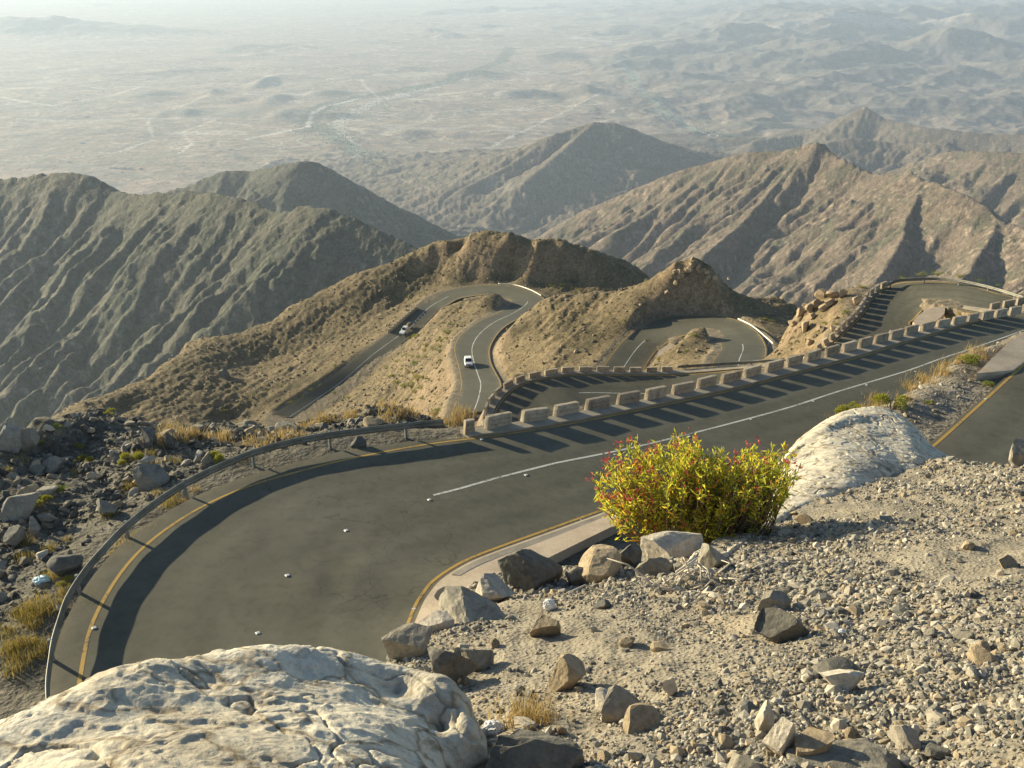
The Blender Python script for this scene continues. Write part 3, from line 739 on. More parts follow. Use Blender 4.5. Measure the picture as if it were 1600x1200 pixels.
def own_at(c):
    return OWN[np.clip(((c[:, 1]-FY0)/FS).astype(int), 0, OWN.shape[0]-1), np.clip(((c[:, 0]-FX0)/FS).astype(int), 0, OWN.shape[1]-1)]
def m_left(c):
    r = np.hypot(c[:, 0], c[:, 1]); o = own_at(c)
    return (((o >= 1) & (o <= 2)) | ((o == 0) & (c[:, 2] > FLOOR+60) & (c[:, 0] < 0) & (r < 2600))) & (c[:, 1] < FY1) & (np.abs(c[:, 0]) < 3300) & (c[:, 1] > FY0)
def m_right(c):
    r = np.hypot(c[:, 0], c[:, 1]); o = own_at(c)
    return ((o > 2) | ((o == 0) & (c[:, 2] > FLOOR+60) & (c[:, 0] >= 0) & (r < 2600))) & (c[:, 1] < FY1) & (c[:, 0] > FX0) & (c[:, 0] < 3800) & (c[:, 1] > FY0)
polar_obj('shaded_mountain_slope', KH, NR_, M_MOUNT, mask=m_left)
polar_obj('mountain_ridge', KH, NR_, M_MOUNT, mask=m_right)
polar_obj('plain', KH, NR_, M_PLAIN, mask=lambda c: ~(m_left(c) | m_right(c)))
# ------------------------------------------------------------------ roads
def road_bumps(V):
    p = Z(490, 860, -20.2)
    d2 = ((V[:, 0]-p[0]-.8)/2.6)**2+((V[:, 1]-p[1])/3.4)**2
    return np.exp(-d2)*(0.055*fbm(V[:, 0]/.9+V[:, 1]/2.0, V[:, 1]/1.5, 2, 301)+.03*fbm(V[:, 0]/1.5, V[:, 1]/1.5, 2, 305))+0.012*fbm(V[:, 0]/4, V[:, 1]/4, 2, 308)*0
a, b = road1.edges(); strip('road', a, b, 60, M_ASPH, zfun=road_bumps)
for rd in (road2, road3):
    a, b = rd.edges(); strip('road', a, b, 6, M_ASPH)
def line(name, rd, dist, side, wid, mat, u0=None, u1=None, lift=.006):
    m = np.ones(len(rd.u), bool)
    if u0 is not None: m = (rd.u >= u0) & (rd.u <= u1)
    a = rd.at(np.asarray(dist)-wid/2, side, lift)[m]; b = rd.at(np.asarray(dist)+wid/2, side, lift)[m]
    strip(name, a, b, 1, mat)
line('yellow_line', road1, 0, 'L', .13, M_YEL); line('yellow_line', road1, 0, 'R', .13, M_YEL, 0, 41.5)
cf = np.interp(road1.u, [0, 12, 13.8, 15, 17, 26, 30, 36, 42, 44.5, 60], [.5, .5, .5, .545, .52, .50, .5, .5, .5, .46, .46])*road1.w
line('white_line', road1, cf, 'L', .14, M_WHT, 13.45, 26.9)
line('white_line', road1, cf, 'L', .12, M_WHT, 40.0, 42.3); line('white_line', road1, cf, 'L', .12, M_WHT, 46.4, 48.4)
for s in 'LR': line('yellow_line', road2, 0, s, .16, M_YEL); line('yellow_line', road3, 0, s, .16, M_YEL, 0, 19)
line('white_line', road2, road2.w*.5, 'L', .17, M_WHT, 0, 2.3); line('white_line', road2, road2.w*.5, 'L', .17, M_WHT, 9, 12)
line('white_line', road3, road3.w*.5, 'L', .2, M_WHT, 0, 12.2); line('white_line', road3, road3.w*.5, 'L', .2, M_WHT, 18.5, 26)
#@@THINGS
# ------------------------------------------------------------------ placing helpers
_RS = np.geomspace(1.6, 520, 900)
def hit(u, v, rmin=1.6):
    d = ray(u, v); h = math.hypot(d[0], d[1]); r = _RS[_RS >= rmin]
    x, y, z = d[0]/h*r, d[1]/h*r, d[2]/h*r
    g = height(x, y); k = np.nonzero(z <= g)[0]
    if not len(k): return R(u, v, 300)
    k = k[0]
    if k == 0: return np.array([x[0], y[0], g[0]])
    a = z[k-1]-g[k-1]; b = g[k]-z[k]; t = a/(a+b+1e-9)
    return np.array([x[k-1]+t*(x[k]-x[k-1]), y[k-1]+t*(y[k]-y[k-1]), g[k-1]+t*(g[k]-g[k-1])])
def road_z(rd, x, y):
    c = (rd.L+rd.R)/2; i = int(np.argmin((c[:, 0]-x)**2+(c[:, 1]-y)**2))
    e = rd.R[i]-rd.L[i]; t = ((x-rd.L[i, 0])*e[0]+(y-rd.L[i, 1])*e[1])/(e[0]**2+e[1]**2)
    return float(rd.L[i, 2]+np.clip(t, -.2, 1.2)*e[2])
def on_road(rd, u, v, z0, lift=0.0, useg=None, edge=None):
    z = z0
    for _ in range(12):
        p = Z(u, v, z+lift)
        if useg:
            m = (rd.u >= useg[0]) & (rd.u <= useg[1]); L, Q = rd.L[m], rd.R[m]; c = L if edge == 'L' else (Q if edge == 'R' else (L+Q)/2)
            i = int(np.argmin((c[:, 0]-p[0])**2+(c[:, 1]-p[1])**2)); z = .5*z+.5*c[i, 2]
        else: z = .5*z+.5*road_z(rd, p[0], p[1])
    return Z(u, v, z+lift)
ORD = ['first','second','third','fourth','fifth','sixth','seventh','eighth','ninth','tenth','eleventh','twelfth','thirteenth','fourteenth','fifteenth','sixteenth','seventeenth','eighteenth','nineteenth','twentieth','twenty-first','twenty-second','twenty-third','twenty-fourth','twenty-fifth','twenty-sixth','twenty-seventh','twenty-eighth','twenty-ninth','thirtieth']
# ------------------------------------------------------------------ rock makers
def ico(sub):
    bm = bmesh.new(); bmesh.ops.create_icosphere(bm, subdivisions=sub, radius=1.0)
    bm.verts.ensure_lookup_table()
    V = np.array([v.co[:] for v in bm.verts]); Fc = np.array([[l.index for l in f.verts] for f in bm.faces]); bm.free()
    return V, Fc
ICO = {s: ico(s) for s in (1, 2, 3, 4, 5)}
def rock_verts(sub, rng, cuts=14, rough=.05, squash=(1, .8, .65)):
    V, Fc = ICO[sub]; V = V.copy()
    for _ in range(cuts):
        n = rng.normal(size=3); n /= np.linalg.norm(n); d = rng.uniform(.36, .80)
        s = V@n-d; V -= np.maximum(s, 0)[:, None]*n[None]
    if rough:
        N = V/np.maximum(np.linalg.norm(V, axis=1), 1e-6)[:, None]; o = rng.uniform(-50, 50, 3)
        V = V+N*(rough*fbm3(V*1.4+o, 4, 401)+rough*.5*fbm3(V*4+o, 3, 405, ridged=True))[:, None]
    V = V/np.abs(V).max(0); return V*np.array(squash), Fc
def rock_thing(p, size, mat, label, cat='rock', group=None, rz=0.0, sub=4, seed=0, cuts=14, rough=.06, sink=.25, tilt=(0, 0), name='rock'):
    rng = np.random.default_rng(seed+500)
    V, Fc = rock_verts(sub, rng, cuts, rough, (1, 1, 1))
    V = V*np.array(size)/2
    ca, sa = math.cos(tilt[0]), math.sin(tilt[0]); y = V[:, 1]*ca-V[:, 2]*sa; z = V[:, 1]*sa+V[:, 2]*ca; V = np.stack([V[:, 0], y, z], 1)
    o = mesh_np(name, V, Fc, mat, False)
    o.location = (p[0], p[1], p[2]+size[2]*(.5-sink)); o.rotation_euler = (0, tilt[1], rz)
    return tag(o, label, cat, group)
def scatter(name, P, S, cols, mat, rng, sub=1, protos=10, flat=.65):
    pr = []
    for k in range(protos):
        if sub == 0:
            bm = bmesh.new(); bmesh.ops.create_icosphere(bm, subdivisions=1, radius=1)
            V = np.array([v.co[:] for v in bm.verts]); Fc = np.array([[l.index for l in f.verts] for f in bm.faces]); bm.free()
            V = V*rng.uniform(.65, 1.2, (len(V), 1))
        else: V, Fc = rock_verts(2, rng, 12, .04, (1, 1, 1))
        pr.append((V*np.array([1, rng.uniform(.6, .95), rng.uniform(.45, .8)]), Fc))
    nv = len(pr[0][0]); nf = len(pr[0][1]); n = len(P); ch = rng.integers(0, protos, n)
    VV = np.stack([q[0] for q in pr])[ch]
    a = rng.uniform(0, 2*math.pi, n); b = rng.normal(0, .45, n)
    ca, sa, cb, sb = np.cos(a)[:, None], np.sin(a)[:, None], np.cos(b)[:, None], np.sin(b)[:, None]
    x, y, z = VV[..., 0], VV[..., 1], VV[..., 2]
    x, z = x*cb-z*sb, x*sb+z*cb; x, y = x*ca-y*sa, x*sa+y*ca
    V = np.stack([x, y, z], 2)*S[:, None, None]+P[:, None, :]
    Fc = np.stack([q[1] for q in pr])[ch]+(np.arange(n)*nv)[:, None, None]
    C = np.repeat(cols[:, None, :], nv, 1)
    o = mesh_np(name, V.reshape(-1, 3), Fc.reshape(-1, 3), mat, False, None, C.reshape(-1, 3))
    o['kind'] = 'stuff'; return o
def mat_scatter(name, s):
    t = NT(name); a = t.noise(s, 4, .65)
    return t.out(t.mix(t.attr('tint'), t.ramp(a, [(0.3, G3(.65)), (0.7, G3(1.25))]), .8, 'MULTIPLY'), .93)
M_STONE = mat_scatter('loose_stone', 40); M_RUB = mat_scatter('rubble_stone', 6); M_HROCK = mat_scatter('hill_stone', 2.5)
def pal(n, rng, P):
    P = np.array(P); w = rng.integers(0, len(P), n); return P[w]*rng.uniform(.75, 1.2, (n, 1))
# ------------------------------------------------------------------ kerbs, plinths and apron
def kerb(name, rd, side, d0, d1, h, u0, u1, mat, lift=0):
    m = (rd.u >= u0) & (rd.u <= u1)
    a = rd.at(d0, side, -.25)[m]; b = rd.at(d0, side, h+lift)[m]; c = rd.at(d1, side, h+lift)[m]; d = rd.at(d1, side, -.9)[m]
    V = np.stack([a, b, c, d], 1).reshape(-1, 3); n = len(a)
    i = (np.arange(n-1)*4)[:, None]+np.arange(3)[None]; i = i.ravel()
    Fq = np.stack([i, i+1, i+5, i+4], 1)
    mb = MB(); mb.add(V, [tuple(f) for f in Fq]+[(0, 1, 2, 3), (4*n-1, 4*n-2, 4*n-3, 4*n-4)])
    o = mb.build(name, mat); bm = bmesh.new(); bm.from_mesh(o.data); bmesh.ops.recalc_face_normals(bm, faces=bm.faces); bm.to_mesh(o.data); bm.free()
    o['kind'] = 'structure'; return o
kerb('kerb', road1, 'R', -.17, -1.0, .11, 14.6, 31.0, M_KERB)          # plinth under the near blocks
kerb('kerb', road1, 'L', -.18, -.95, .11, 36.2, 60, M_KERB)           # plinth under the lower blocks
kerb('kerb', road1, 'L', -.42, -.72, .12, 11.2, 22, M_KERB)
# concrete apron on the island tip, with a low wall on its far side
m_ = (road1.u >= 7.6) & (road1.u <= 15.6)
u_ = road1.u[m_]
wd_ = np.interp(u_, [7.6, 9, 10.5, 12, 13.5, 14.6, 15.6], [.9, 1.2, 1.7, 2.1, 1.6, 1.15, .9])
a_ = road1.at(-.28, 'L', .03)[m_]; b_ = np.array(a_); e_ = ((road1.L-road1.R)/road1.w[:, None])[m_]
b_ = a_+e_*wd_[:, None]; b_[:, 2] += .18
V_ = np.stack([a_-np.array([0, 0, .3]), a_+np.array([0, 0, .05]), b_, b_-np.array([0, 0, 1.2])], 1).reshape(-1, 3); n_ = len(a_)
i_ = ((np.arange(n_-1)*4)[:, None]+np.arange(3)[None]).ravel()
mb = MB(); mb.add(V_, [tuple(f) for f in np.stack([i_, i_+1, i_+5, i_+4], 1)]+[(0, 1, 2, 3), (4*n_-1, 4*n_-2, 4*n_-3, 4*n_-4)])
o = mb.build('concrete_apron', M_APRON); bm = bmesh.new(); bm.from_mesh(o.data); bmesh.ops.recalc_face_normals(bm, faces=bm.faces); bm.to_mesh(o.data); bm.free(); o['kind'] = 'structure'
def slab(name, pts, thick, mat):
    P = [Vector(p) for p in pts]; n = len(P)
    V = P+[p-Vector((0, 0, thick)) for p in P]
    Fs = [tuple(range(n)), tuple(range(2*n-1, n-1, -1))]+[(i, i+n, (i+1) % n+n, (i+1) % n) for i in range(n)]
    mb = MB(); mb.add(V, Fs); o = mb.build(name, mat)
    bm = bmesh.new(); bm.from_mesh(o.data); bmesh.ops.recalc_face_normals(bm, faces=bm.faces); bm.to_mesh(o.data); bm.free()
    o['kind'] = 'structure'; return o
slab('concrete_apron', [Z(u, v, z) for u, v, z in [(1527,583,-18.62), (1541,569,-18.64), (1562,548,-18.72), (1582,531,-18.8), (1612,510,-18.9), (1650,490,-19.0), (1650,531,-19.02), (1604,562,-18.82), (1583,578,-18.74), (1553,581,-18.64)]], .5, M_APRON)
slab('concrete_apron', [Z(u, v, -32.55) for u, v in [(1426,503), (1434,493), (1447,483.5), (1462,479.5), (1477,479.5), (1476,489), (1470,496), (1455,506), (1440,512)]], .6, M_APRON)
slab('concrete_apron', [Z(u, v, -72.4) for u, v in [(1021,566), (1030,548), (1053,532), (1077,524), (1084,526), (1068,540), (1050,556), (1040,568)]], .8, M_APRON)
# ------------------------------------------------------------------ barrier blocks
M_INK = mat_flat('black_spray_paint', (0.045, 0.038, 0.03), .8)
def scrawl(rng, L, H, rows):
    mb = MB()
    for r in range(rows):
        z0 = H*(.66-.34*r) if rows > 1 else H*.5
        x = L*.1
        while x < L*.86:
            w = rng.uniform(.08, .2)
            pts = []; n = 9; k = rng.integers(0, 4)
            for i in range(n):
                t = i/(n-1)
                zz = {0: .05*math.sin(t*6.3), 1: .10*(t < .25)*(1-4*t)-.02, 2: -.06*math.sin(t*3.1), 3: .035*math.sin(t*12.6)}[int(k)]
                pts.append((x+w*t, 0, z0+zz))
            for i in range(n-1):
                a, b = pts[i], pts[i+1]; h = .011
                mb.add([(a[0], 0, a[2]-h), (b[0]+.004, 0, b[2]-h), (b[0]+.004, 0, b[2]+h), (a[0], 0, a[2]+h)], [(0, 1, 2, 3)])
            if rng.random() < .6:
                cx, cz_ = x+w*.5, z0+rng.choice([-.07, .075]); mb.add([(cx-.014, 0, cz_-.012), (cx+.014, 0, cz_-.012), (cx+.014, 0, cz_+.012), (cx-.014, 0, cz_+.012)], [(0, 1, 2, 3)])
            x += w+rng.uniform(.02, .07)
    return mb
def block_mesh(L, T, H, name):
    # bevelled block, slightly tapered, its front face at y=0 and body towards +y
    mb = MB(); b = .012
    mb.add([(0, 0, -.15), (L, 0, -.15), (L, T, -.15), (0, T, -.15), (b, b, H), (L-b, b, H), (L-b, T-b, H), (b, T-b, H)],
           [(3, 2, 1, 0), (4, 5, 6, 7), (0, 1, 5, 4), (1, 2, 6, 5), (2, 3, 7, 6), (3, 0, 4, 7)])
    m = bpy.data.meshes.new(name); m.from_pydata(mb.v, [], mb.f)
    bm = bmesh.new(); bm.from_mesh(m)
    bmesh.ops.subdivide_edges(bm, edges=bm.edges[:], cuts=3, use_grid_fill=True)
    bm.verts.ensure_lookup_table()
    for v in bm.verts:
        n = float(gn3(np.array([[v.co.x*3, v.co.y*3+9, v.co.z*3+L*40]]), 77)[0]); v.co += Vector((n, n*.6, n*.5))*.03
    bmesh.ops.bevel(bm, geom=[e for e in bm.edges if e.is_manifold and e.calc_face_angle(0) > .8], offset=.016, segments=2, affect='EDGES')
    bm.to_mesh(m); bm.free(); m.materials.append(M_BLOCK); return m
BM_L = {}
def block_row(pix, z0, seg, side, lab, grp, short0=False, lift=.11, graf=False, fill=.745, edge=None):
    P = [on_road(road1, u, v, z0, lift, seg, edge) for u, v in pix]
    rng = np.random.default_rng(len(pix))
    for i, p in enumerate(P):
        q = P[i+1] if i+1 < len(P) else p+(p-P[i-1])
        d = q-p; D = math.hypot(d[0], d[1]); L = D*fill
        if short0 and i == 0: L = D*.44
        key = round(L, 1); L = max(.5, L)
        if key not in BM_L: BM_L[key] = block_mesh(key, .29, .60, 'barrier_block')
        o = link('barrier_block', BM_L[key])
        ang = math.atan2(d[1], d[0]); pitch = math.atan2(d[2], D)
        o.location = p if side > 0 else (p[0]+d[0]*fill, p[1]+d[1]*fill, p[2]+d[2]*fill)
        o.rotation_euler = (0, -pitch if side > 0 else pitch, ang if side > 0 else ang+math.pi)
        o.rotation_euler.x += rng.normal(0, .018)+(.06 if rng.random() < .08 else 0); o.rotation_euler.z += rng.normal(0, .03); o.scale = (rng.uniform(.95, 1.04), rng.uniform(.92, 1.08), rng.uniform(.95, 1.05))
        tag(o, lab(i, len(P)), 'barrier block', grp)
        if graf and i < 15 and i not in (6,):
            g = scrawl(rng, L, .6, 2 if i in (0, 1, 2, 4, 11) else 1).build('graffiti', M_INK, o); g.location = (0, -.012, 0)
            g['label'] = 'dark handwritten scrawl on the shaded face'
ROWA = [(727,676), (762,670.6), (818,661), (869.7,652), (918,642.5), (967,634), (1012,626), (1053,617.5), (1093.5,608.5), (1130,600), (1165.6,591), (1199.4,582), (1231,573.5), (1262,565.3), (1292,557),
        (1319,550), (1345,543), (1369,536.5), (1393,530), (1416.5,523.3), (1442,517), (1466,511.6), (1490.5,507), (1514,503), (1536,499), (1557.5,495), (1579,491), (1600,487), (1621,483)]
def labA(i, n):
    if i == 0: return 'short end block of the near barrier row, beside the end of the guardrail'
    return 'concrete barrier block with long shadow, %s from the left end of the near row' % ORD[i]
block_row(ROWA, -25, (14.2, 27), 1, labA, 'barrier blocks along the near road', True, graf=True)
ROWD = [(u, v+2.5) for u, v in [(759,671), (759,656), (761,642), (766,629), (776,616.5), (789,606), (807,596.5), (827.5,590), (852,585), (878,580.5), (905,579), (932.5,578.7), (959,579.3), (984,580), (1010,580), (1034,579.5)]]
block_row(ROWD, -42, (43, 60), 1, lambda i, n: 'concrete barrier block on the lower bend below the near road, %s from its right end' % ORD[n-1-i], 'barrier blocks along the lower bend', edge='L')
ROWB = [(1385,448), (1375.5,452), (1366,457.5), (1358,464), (1353,472), (1348.5,479), (1343.5,487), (1336.6,495), (1330,502.5), (1321.6,510), (1314,517.5), (1306.6,526), (1297,534), (1286.6,542)]
block_row(ROWB, -34.8, (35, 43), -1, lambda i, n: 'small concrete barrier block climbing to the far right bend, %s down from the bend' % ORD[i], 'barrier blocks up to the far right bend', edge='L')
ROWC = [(1549,484.5), (1569,480.5), (1590,476), (1611,471.5)]
block_row(ROWC, -31.6, (27.5, 31.5), 1, lambda i, n: 'concrete barrier block just behind the near row at the right edge, %s from the left' % ORD[i], 'barrier blocks behind the near row', lift=.1)
# ------------------------------------------------------------------ guardrails
PROF = [(-.155, .0), (-.15, .03), (-.11, .04), (-.07, .075), (-.035, .04), (0, .012), (.035, .04), (.07, .075), (.11, .04), (.15, .03), (.155, .0)]
M_POST = mat_flat('weathered_post_steel', (.24, .235, .22), .6, .3)
def guardrail(P, label, out=1, spacing=3.8, drop=.62, scale=1.0, mat=None):
    P = resample(catmull(P, len(P)*20), .45); n = len(P)
    root = empty('guardrail', tuple(P[0]-np.array([0, 0, drop])))
    tag(root, label, 'guardrail', 'guardrails along the road')
    o0 = np.array(root.location); V = []; m = len(PROF)
    for i in range(n):
        d = P[min(i+1, n-1)]-P[max(i-1, 0)]; d[2] = 0; d /= np.linalg.norm(d); nr = np.array([d[1], -d[0], 0])*out
        w = .02*math.sin(i*.37)+.012*math.sin(i*1.3)
        for h, o in PROF: V.append(P[i]-o0+nr*(o*scale+w)+np.array([0, 0, h*scale+w*.5]))
    Fs = [(i*m+k, i*m+k+1, (i+1)*m+k+1, (i+1)*m+k) for i in range(n-1) for k in range(m-1)]
    mb = MB(); mb.add(V, Fs); b = mb.build('beam', mat or M_METAL, root, True)
    so_ = b.modifiers.new('thickness', 'SOLIDIFY'); so_.thickness = .012
    st = max(1, int(round(spacing/.45)))
    for i in range(2, n, st):
        d = P[min(i+1, n-1)]-P[max(i-1, 0)]; nr = np.array([d[1], -d[0], 0])/np.hypot(d[0], d[1])*out
        c = P[i]-o0-nr*.07; mb = MB(); mb.box((c[0], c[1], c[2]-.35), (.11, .09, 1.05), math.atan2(d[1], d[0])); mb.box((c[0]-nr[0]*-.115, c[1]-nr[1]*-.115, c[2]), (.32, .012, .27), math.atan2(d[1], d[0])); mb.box((c[0]+nr[0]*.06, c[1]+nr[1]*.06, c[2]), (.10, .10, .2), math.atan2(d[1], d[0]))
        mb.build('post', M_POST, root)
    return root
guardrail([Z(u, v, z+.62) for u, v, z in [(100,1290,-19.6), (80,1200,-19.8), (74,1120,-19.95), (76,1040,-20), (90,972,-20.05), (112,922,-20.1), (150,872,-20.15), (200,820,-20.2), (260,774,-20.3), (320,740,-20.4), (400,706,-20.5), (480,686,-20.6), (560,674,-20.7), (630,666,-20.85), (692,660,-21.0)]],
          'long weathered guardrail curving round the outside of the near hairpin', 1)
def gr_edge(pix, rd, seg, z0, lift=.55): return [on_road(rd, u, v, z0, lift, seg) for u, v in pix]
def gr_z(pix, lift=.55): return [Z(u, v, z+lift) for u, v, z in pix]
guardrail(gr_z([(1384,446,-34.2), (1402,438.5,-33.9), (1425,436,-33.5), (1462,435.5,-33.1), (1500,439,-32.7), (1550,450,-32.3), (1600,465.5,-31.9), (1640,478,-31.5)]), 'guardrail sweeping round the top of the far right bend', 1)
guardrail(gr_z([(1058,573,-42.2), (1110,570,-41.8), (1165,566,-41.0), (1224,562,-39.7)]), 'dark straight guardrail between the lower blocks and the near block row', -1 if False else 1)
guardrail(gr_z([(1153,498,-68.9), (1175,509,-67.6), (1196,526,-66.4), (1208,537,-66.1)]), 'bright curved guardrail on the right of the loop around the mound', 1, mat=mat_flat('sunlit_steel', (.55, .54, .50), .5, .2))  # sunlight on this rail is put into a brighter copy of the steel colour
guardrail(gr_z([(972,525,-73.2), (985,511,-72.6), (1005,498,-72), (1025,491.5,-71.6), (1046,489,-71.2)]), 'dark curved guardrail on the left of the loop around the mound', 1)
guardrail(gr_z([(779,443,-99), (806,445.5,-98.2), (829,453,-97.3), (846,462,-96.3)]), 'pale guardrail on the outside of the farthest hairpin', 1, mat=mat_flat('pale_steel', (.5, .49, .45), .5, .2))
# low parapet wall above the truck
wp = resample(np.array([Z(652,481,-102.8), Z(634,496,-104.2), Z(622,506,-105.1), Z(607,519,-106.3)]), 1.5); mb = MB()
for i in range(len(wp)-1):
    d = wp[i+1]-wp[i]; c = (wp[i]+wp[i+1])/2; mb.box((c[0], c[1], c[2]+.1), (np.hypot(d[0], d[1])-.02, .5, 1.2), math.atan2(d[1], d[0]))
tag(mb.build('parapet_wall', M_KERB), 'low stone parapet wall beside the road above the white truck', 'wall')
# ------------------------------------------------------------------ road studs
M_STUD = mat_flat('stud_white', (.62, .61, .58), .35)
def stud_mesh():
    mb = MB(); a, b, h = .08, .065, .03
    mb.add([(-a, -b, 0), (a, -b, 0), (a, b, 0), (-a, b, 0), (-a*.6, -b*.7, h), (a*.6, -b*.7, h), (a*.6, b*.7, h), (-a*.6, b*.7, h)], [(3,2,1,0), (4,5,6,7), (0,1,5,4), (1,2,6,5), (2,3,7,6), (3,0,4,7)])
    m = bpy.data.meshes.new('road_stud'); m.from_pydata(mb.v, [], mb.f); m.materials.append(M_STUD); return m
SM = stud_mesh()
def stud(u, v, z0, seg, label):
    p = on_road(road1, u, v, z0, .03, seg); o = link('road_stud', SM)
    p[2] = road_z(road1, p[0], p[1])+.008; o.location = p; o.rotation_euler = (0, 0, .6); tag(o, label, 'road stud', 'road studs')
for (u, v), l in zip([(403,988), (449,898), (541,828), (671,780)], ['white road stud on bare asphalt nearest the big pale boulder', 'white road stud in the bend, second up from the pale boulder', 'white road stud beside the rippled asphalt patch', 'white road stud just before the white line begins']): stud(u, v, -20.3, (8, 15.2), l)
for k, (u, v) in enumerate([(822,741.5), (960,710), (1076.6,681.6), (1173,655), (1270.6,626.5), (1354,601), (1430,579.5)]): stud(u, v, -24, (14.5, 27), 'road stud on the white line of the near road, %s from its left end' % ORD[k])
for k, (u, v) in enumerate([(647,951), (672,908), (760,861), (907,813)]): stud(u, v, -20.3, (8, 17), 'road stud on the inner yellow line by the concrete apron, %s from below' % ORD[k])
stud(147, 980, -20.05, (8, 13), 'road stud on the shaded outer yellow line at the left'); stud(752.5, 685.5, -21, (14, 17), 'road stud on the yellow line beside the short end block'); stud(1540, 623, -18.6, (0, 4), 'road stud on the yellow line of the upper road at right')
# ------------------------------------------------------------------ big pale boulders (fitted to their outline, then roughened in 3-D)
def mat_boulder():
    t = NT('weathered_limestone')
    a = t.noise(1.6, 6, .62, dist=.5); b = t.noise(14, 6, .7); c0 = t.noise(5, 5, .6, dist=1.2)
    v = t.voro(2.6, 'DISTANCE_TO_EDGE', vec=None)
    c = t.ramp(a, [(.30, (.38, .325, .245)), (.5, (.56, .50, .395)), (.7, (.66, .60, .49))])
    c = t.mix(c, t.ramp(c0, [(.33, (.42, .36, .29)), (.43, (1, 1, 1)), (.62, (1.12, 1.1, 1.06))]), .8, 'MULTIPLY')
    c = t.mix(c, t.ramp(b, [(.3, G3(.6)), (.48, G3(1)), (.75, G3(1.15))]), .6, 'MULTIPLY')
    ck = t.voro(1.9, 'DISTANCE_TO_EDGE', t.vadd(t.co.outputs['Object'], t.noisec(2.2), .5))
    c = t.mix(c, t.ramp(ck, [(0, (.30, .24, .18)), (.018, (.75, .7, .63)), (.04, (1, 1, 1))]), .75, 'MULTIPLY')
    fn = t.noise(55, 5, .75)
    c = t.mix(c, t.ramp(fn, [(.3, G3(.72)), (.5, G3(1)), (.7, G3(1.12))]), .8, 'MULTIPLY')
    n = t.bump(fn, .5, .006, t.bump(ck, .25, .02, t.bump(b, .5, .02, t.bump(c0, .5, .04))))
    return t.out(c, .9, n)
M_BOULD = mat_boulder()
def fitted_boulder(name, ctrl, th0, th1, r0, r1, nt, nr, label, amp, seed, sc):
    rb = RBF(ctrl, 0.0)
    t = np.linspace(math.radians(th0), math.radians(th1), nt); r = np.linspace(r0, r1, nr)
    X = r[:, None]*np.sin(t)[None]; Y = r[:, None]*np.cos(t)[None]; H = rb(X, Y)
    for _ in range(3):          # soften the fitted creases
        H[1:-1, 1:-1] = (H[1:-1, 1:-1]*2+H[:-2, 1:-1]+H[2:, 1:-1]+H[1:-1, :-2]+H[1:-1, 2:])/6
    return roughen(name, np.stack([X, Y, H], 2), label, amp, seed, sc)
def roughen(name, V, label, amp, seed, sc):
    nr, nt = V.shape[:2]
    du = np.gradient(V, axis=1); dv = np.gradient(V, axis=0); N = np.cross(du, dv); N /= np.linalg.norm(N, axis=2, keepdims=True)
    N *= np.sign(N[..., 2:3]+1e-9)
    q = V/sc
    w = q+.35*np.stack([fbm3(q*1.3, 3, seed+30), fbm3(q*1.3+7, 3, seed+33), fbm3(q*1.3-7, 3, seed+36)], 2)
    lump = fbm3(w*1.6, 5, seed); led = fbm3(np.stack([w[..., 0]*1.1, w[..., 1]*2.2+w[..., 2]*2, w[..., 2]*3.4], 2), 4, seed+9, ridged=True)
    crk = np.minimum(np.abs(fbm3(w*1.15+3, 3, seed+15)), np.abs(fbm3(w*2.1-5, 3, seed+19))*.9+.02)
    pit = np.maximum(0, gn3(q*7, seed+25)-.42)
    terr = lump*4; fl_ = terr-np.floor(terr); terr = (np.floor(terr)+sstep(.62, .82, fl_)+.25*fl_)/4
    d = amp*(1.0*terr+.30*led-1.0*(1-sstep(0.0, .022, crk))*.6+.22*fbm3(q*11, 5, seed+22, .62)-.12*pit)
    V = (V+N*d[..., None]).reshape(-1, 3)
    i = np.arange(nr-1)[:, None]*nt+np.arange(nt-1)[None]; i = i.ravel()
    o = mesh_np(name, V, np.stack([i, i+1, i+nt+1, i+nt], 1), M_BOULD, True)
    if o.data.polygons[len(i)//2].normal.z < 0: o.data.flip_normals()
    return tag(o, label, 'boulder')
def drops(ps, dd):
    out = []
    for u, v, r in ps:
        p = R(u, v, r); h = p[:2]/r; out.append(p)
        for dr, dz in dd: out.append(np.array([h[0]*(r+dr), h[1]*(r+dr), p[2]+dz]))
    return out
c1 = drops([(-200,1260,2.85), (-80,1194,3.0), (0,1152,3.05), (60,1117,3.1), (120,1082,3.15), (200,1054,3.25), (270,1038,3.3), (350,1027,3.35), (400,1018,3.4), (480,1014,3.45), (540,1027,3.5), (600,1047,3.5), (650,1070,3.45), (700,1097,3.4), (735,1132,3.3), (762,1172,3.15), (778,1220,2.9), (785,1300,2.5)], ((.10, -.22), (.22, -.7), (.5, -2.0)))
c1 += [R(u, v, r) for u, v, r in [(200,1200,2.35), (400,1200,2.3), (600,1200,2.42), (400,1115,2.8), (560,1105,2.95), (250,1120,2.75), (660,1150,2.82), (0,1200,2.65), (100,1160,2.65), (480,1060,3.15), (330,1070,3.05), (620,1088,3.18), (690,1150,2.98)]]
c1 += [np.array([1.5*math.sin(t), 1.5*math.cos(t), -2.05]) for t in np.radians([-40, -25, -10])]+[np.array([.9*math.sin(t), .9*math.cos(t), -2.4]) for t in np.radians([-50, -25, 0])]
fitted_boulder('boulder', c1, -50, 3, .9, 4.1, 420, 420, 'huge pale weathered boulder filling the lower left corner', .034, 600, .62)
st_ = []
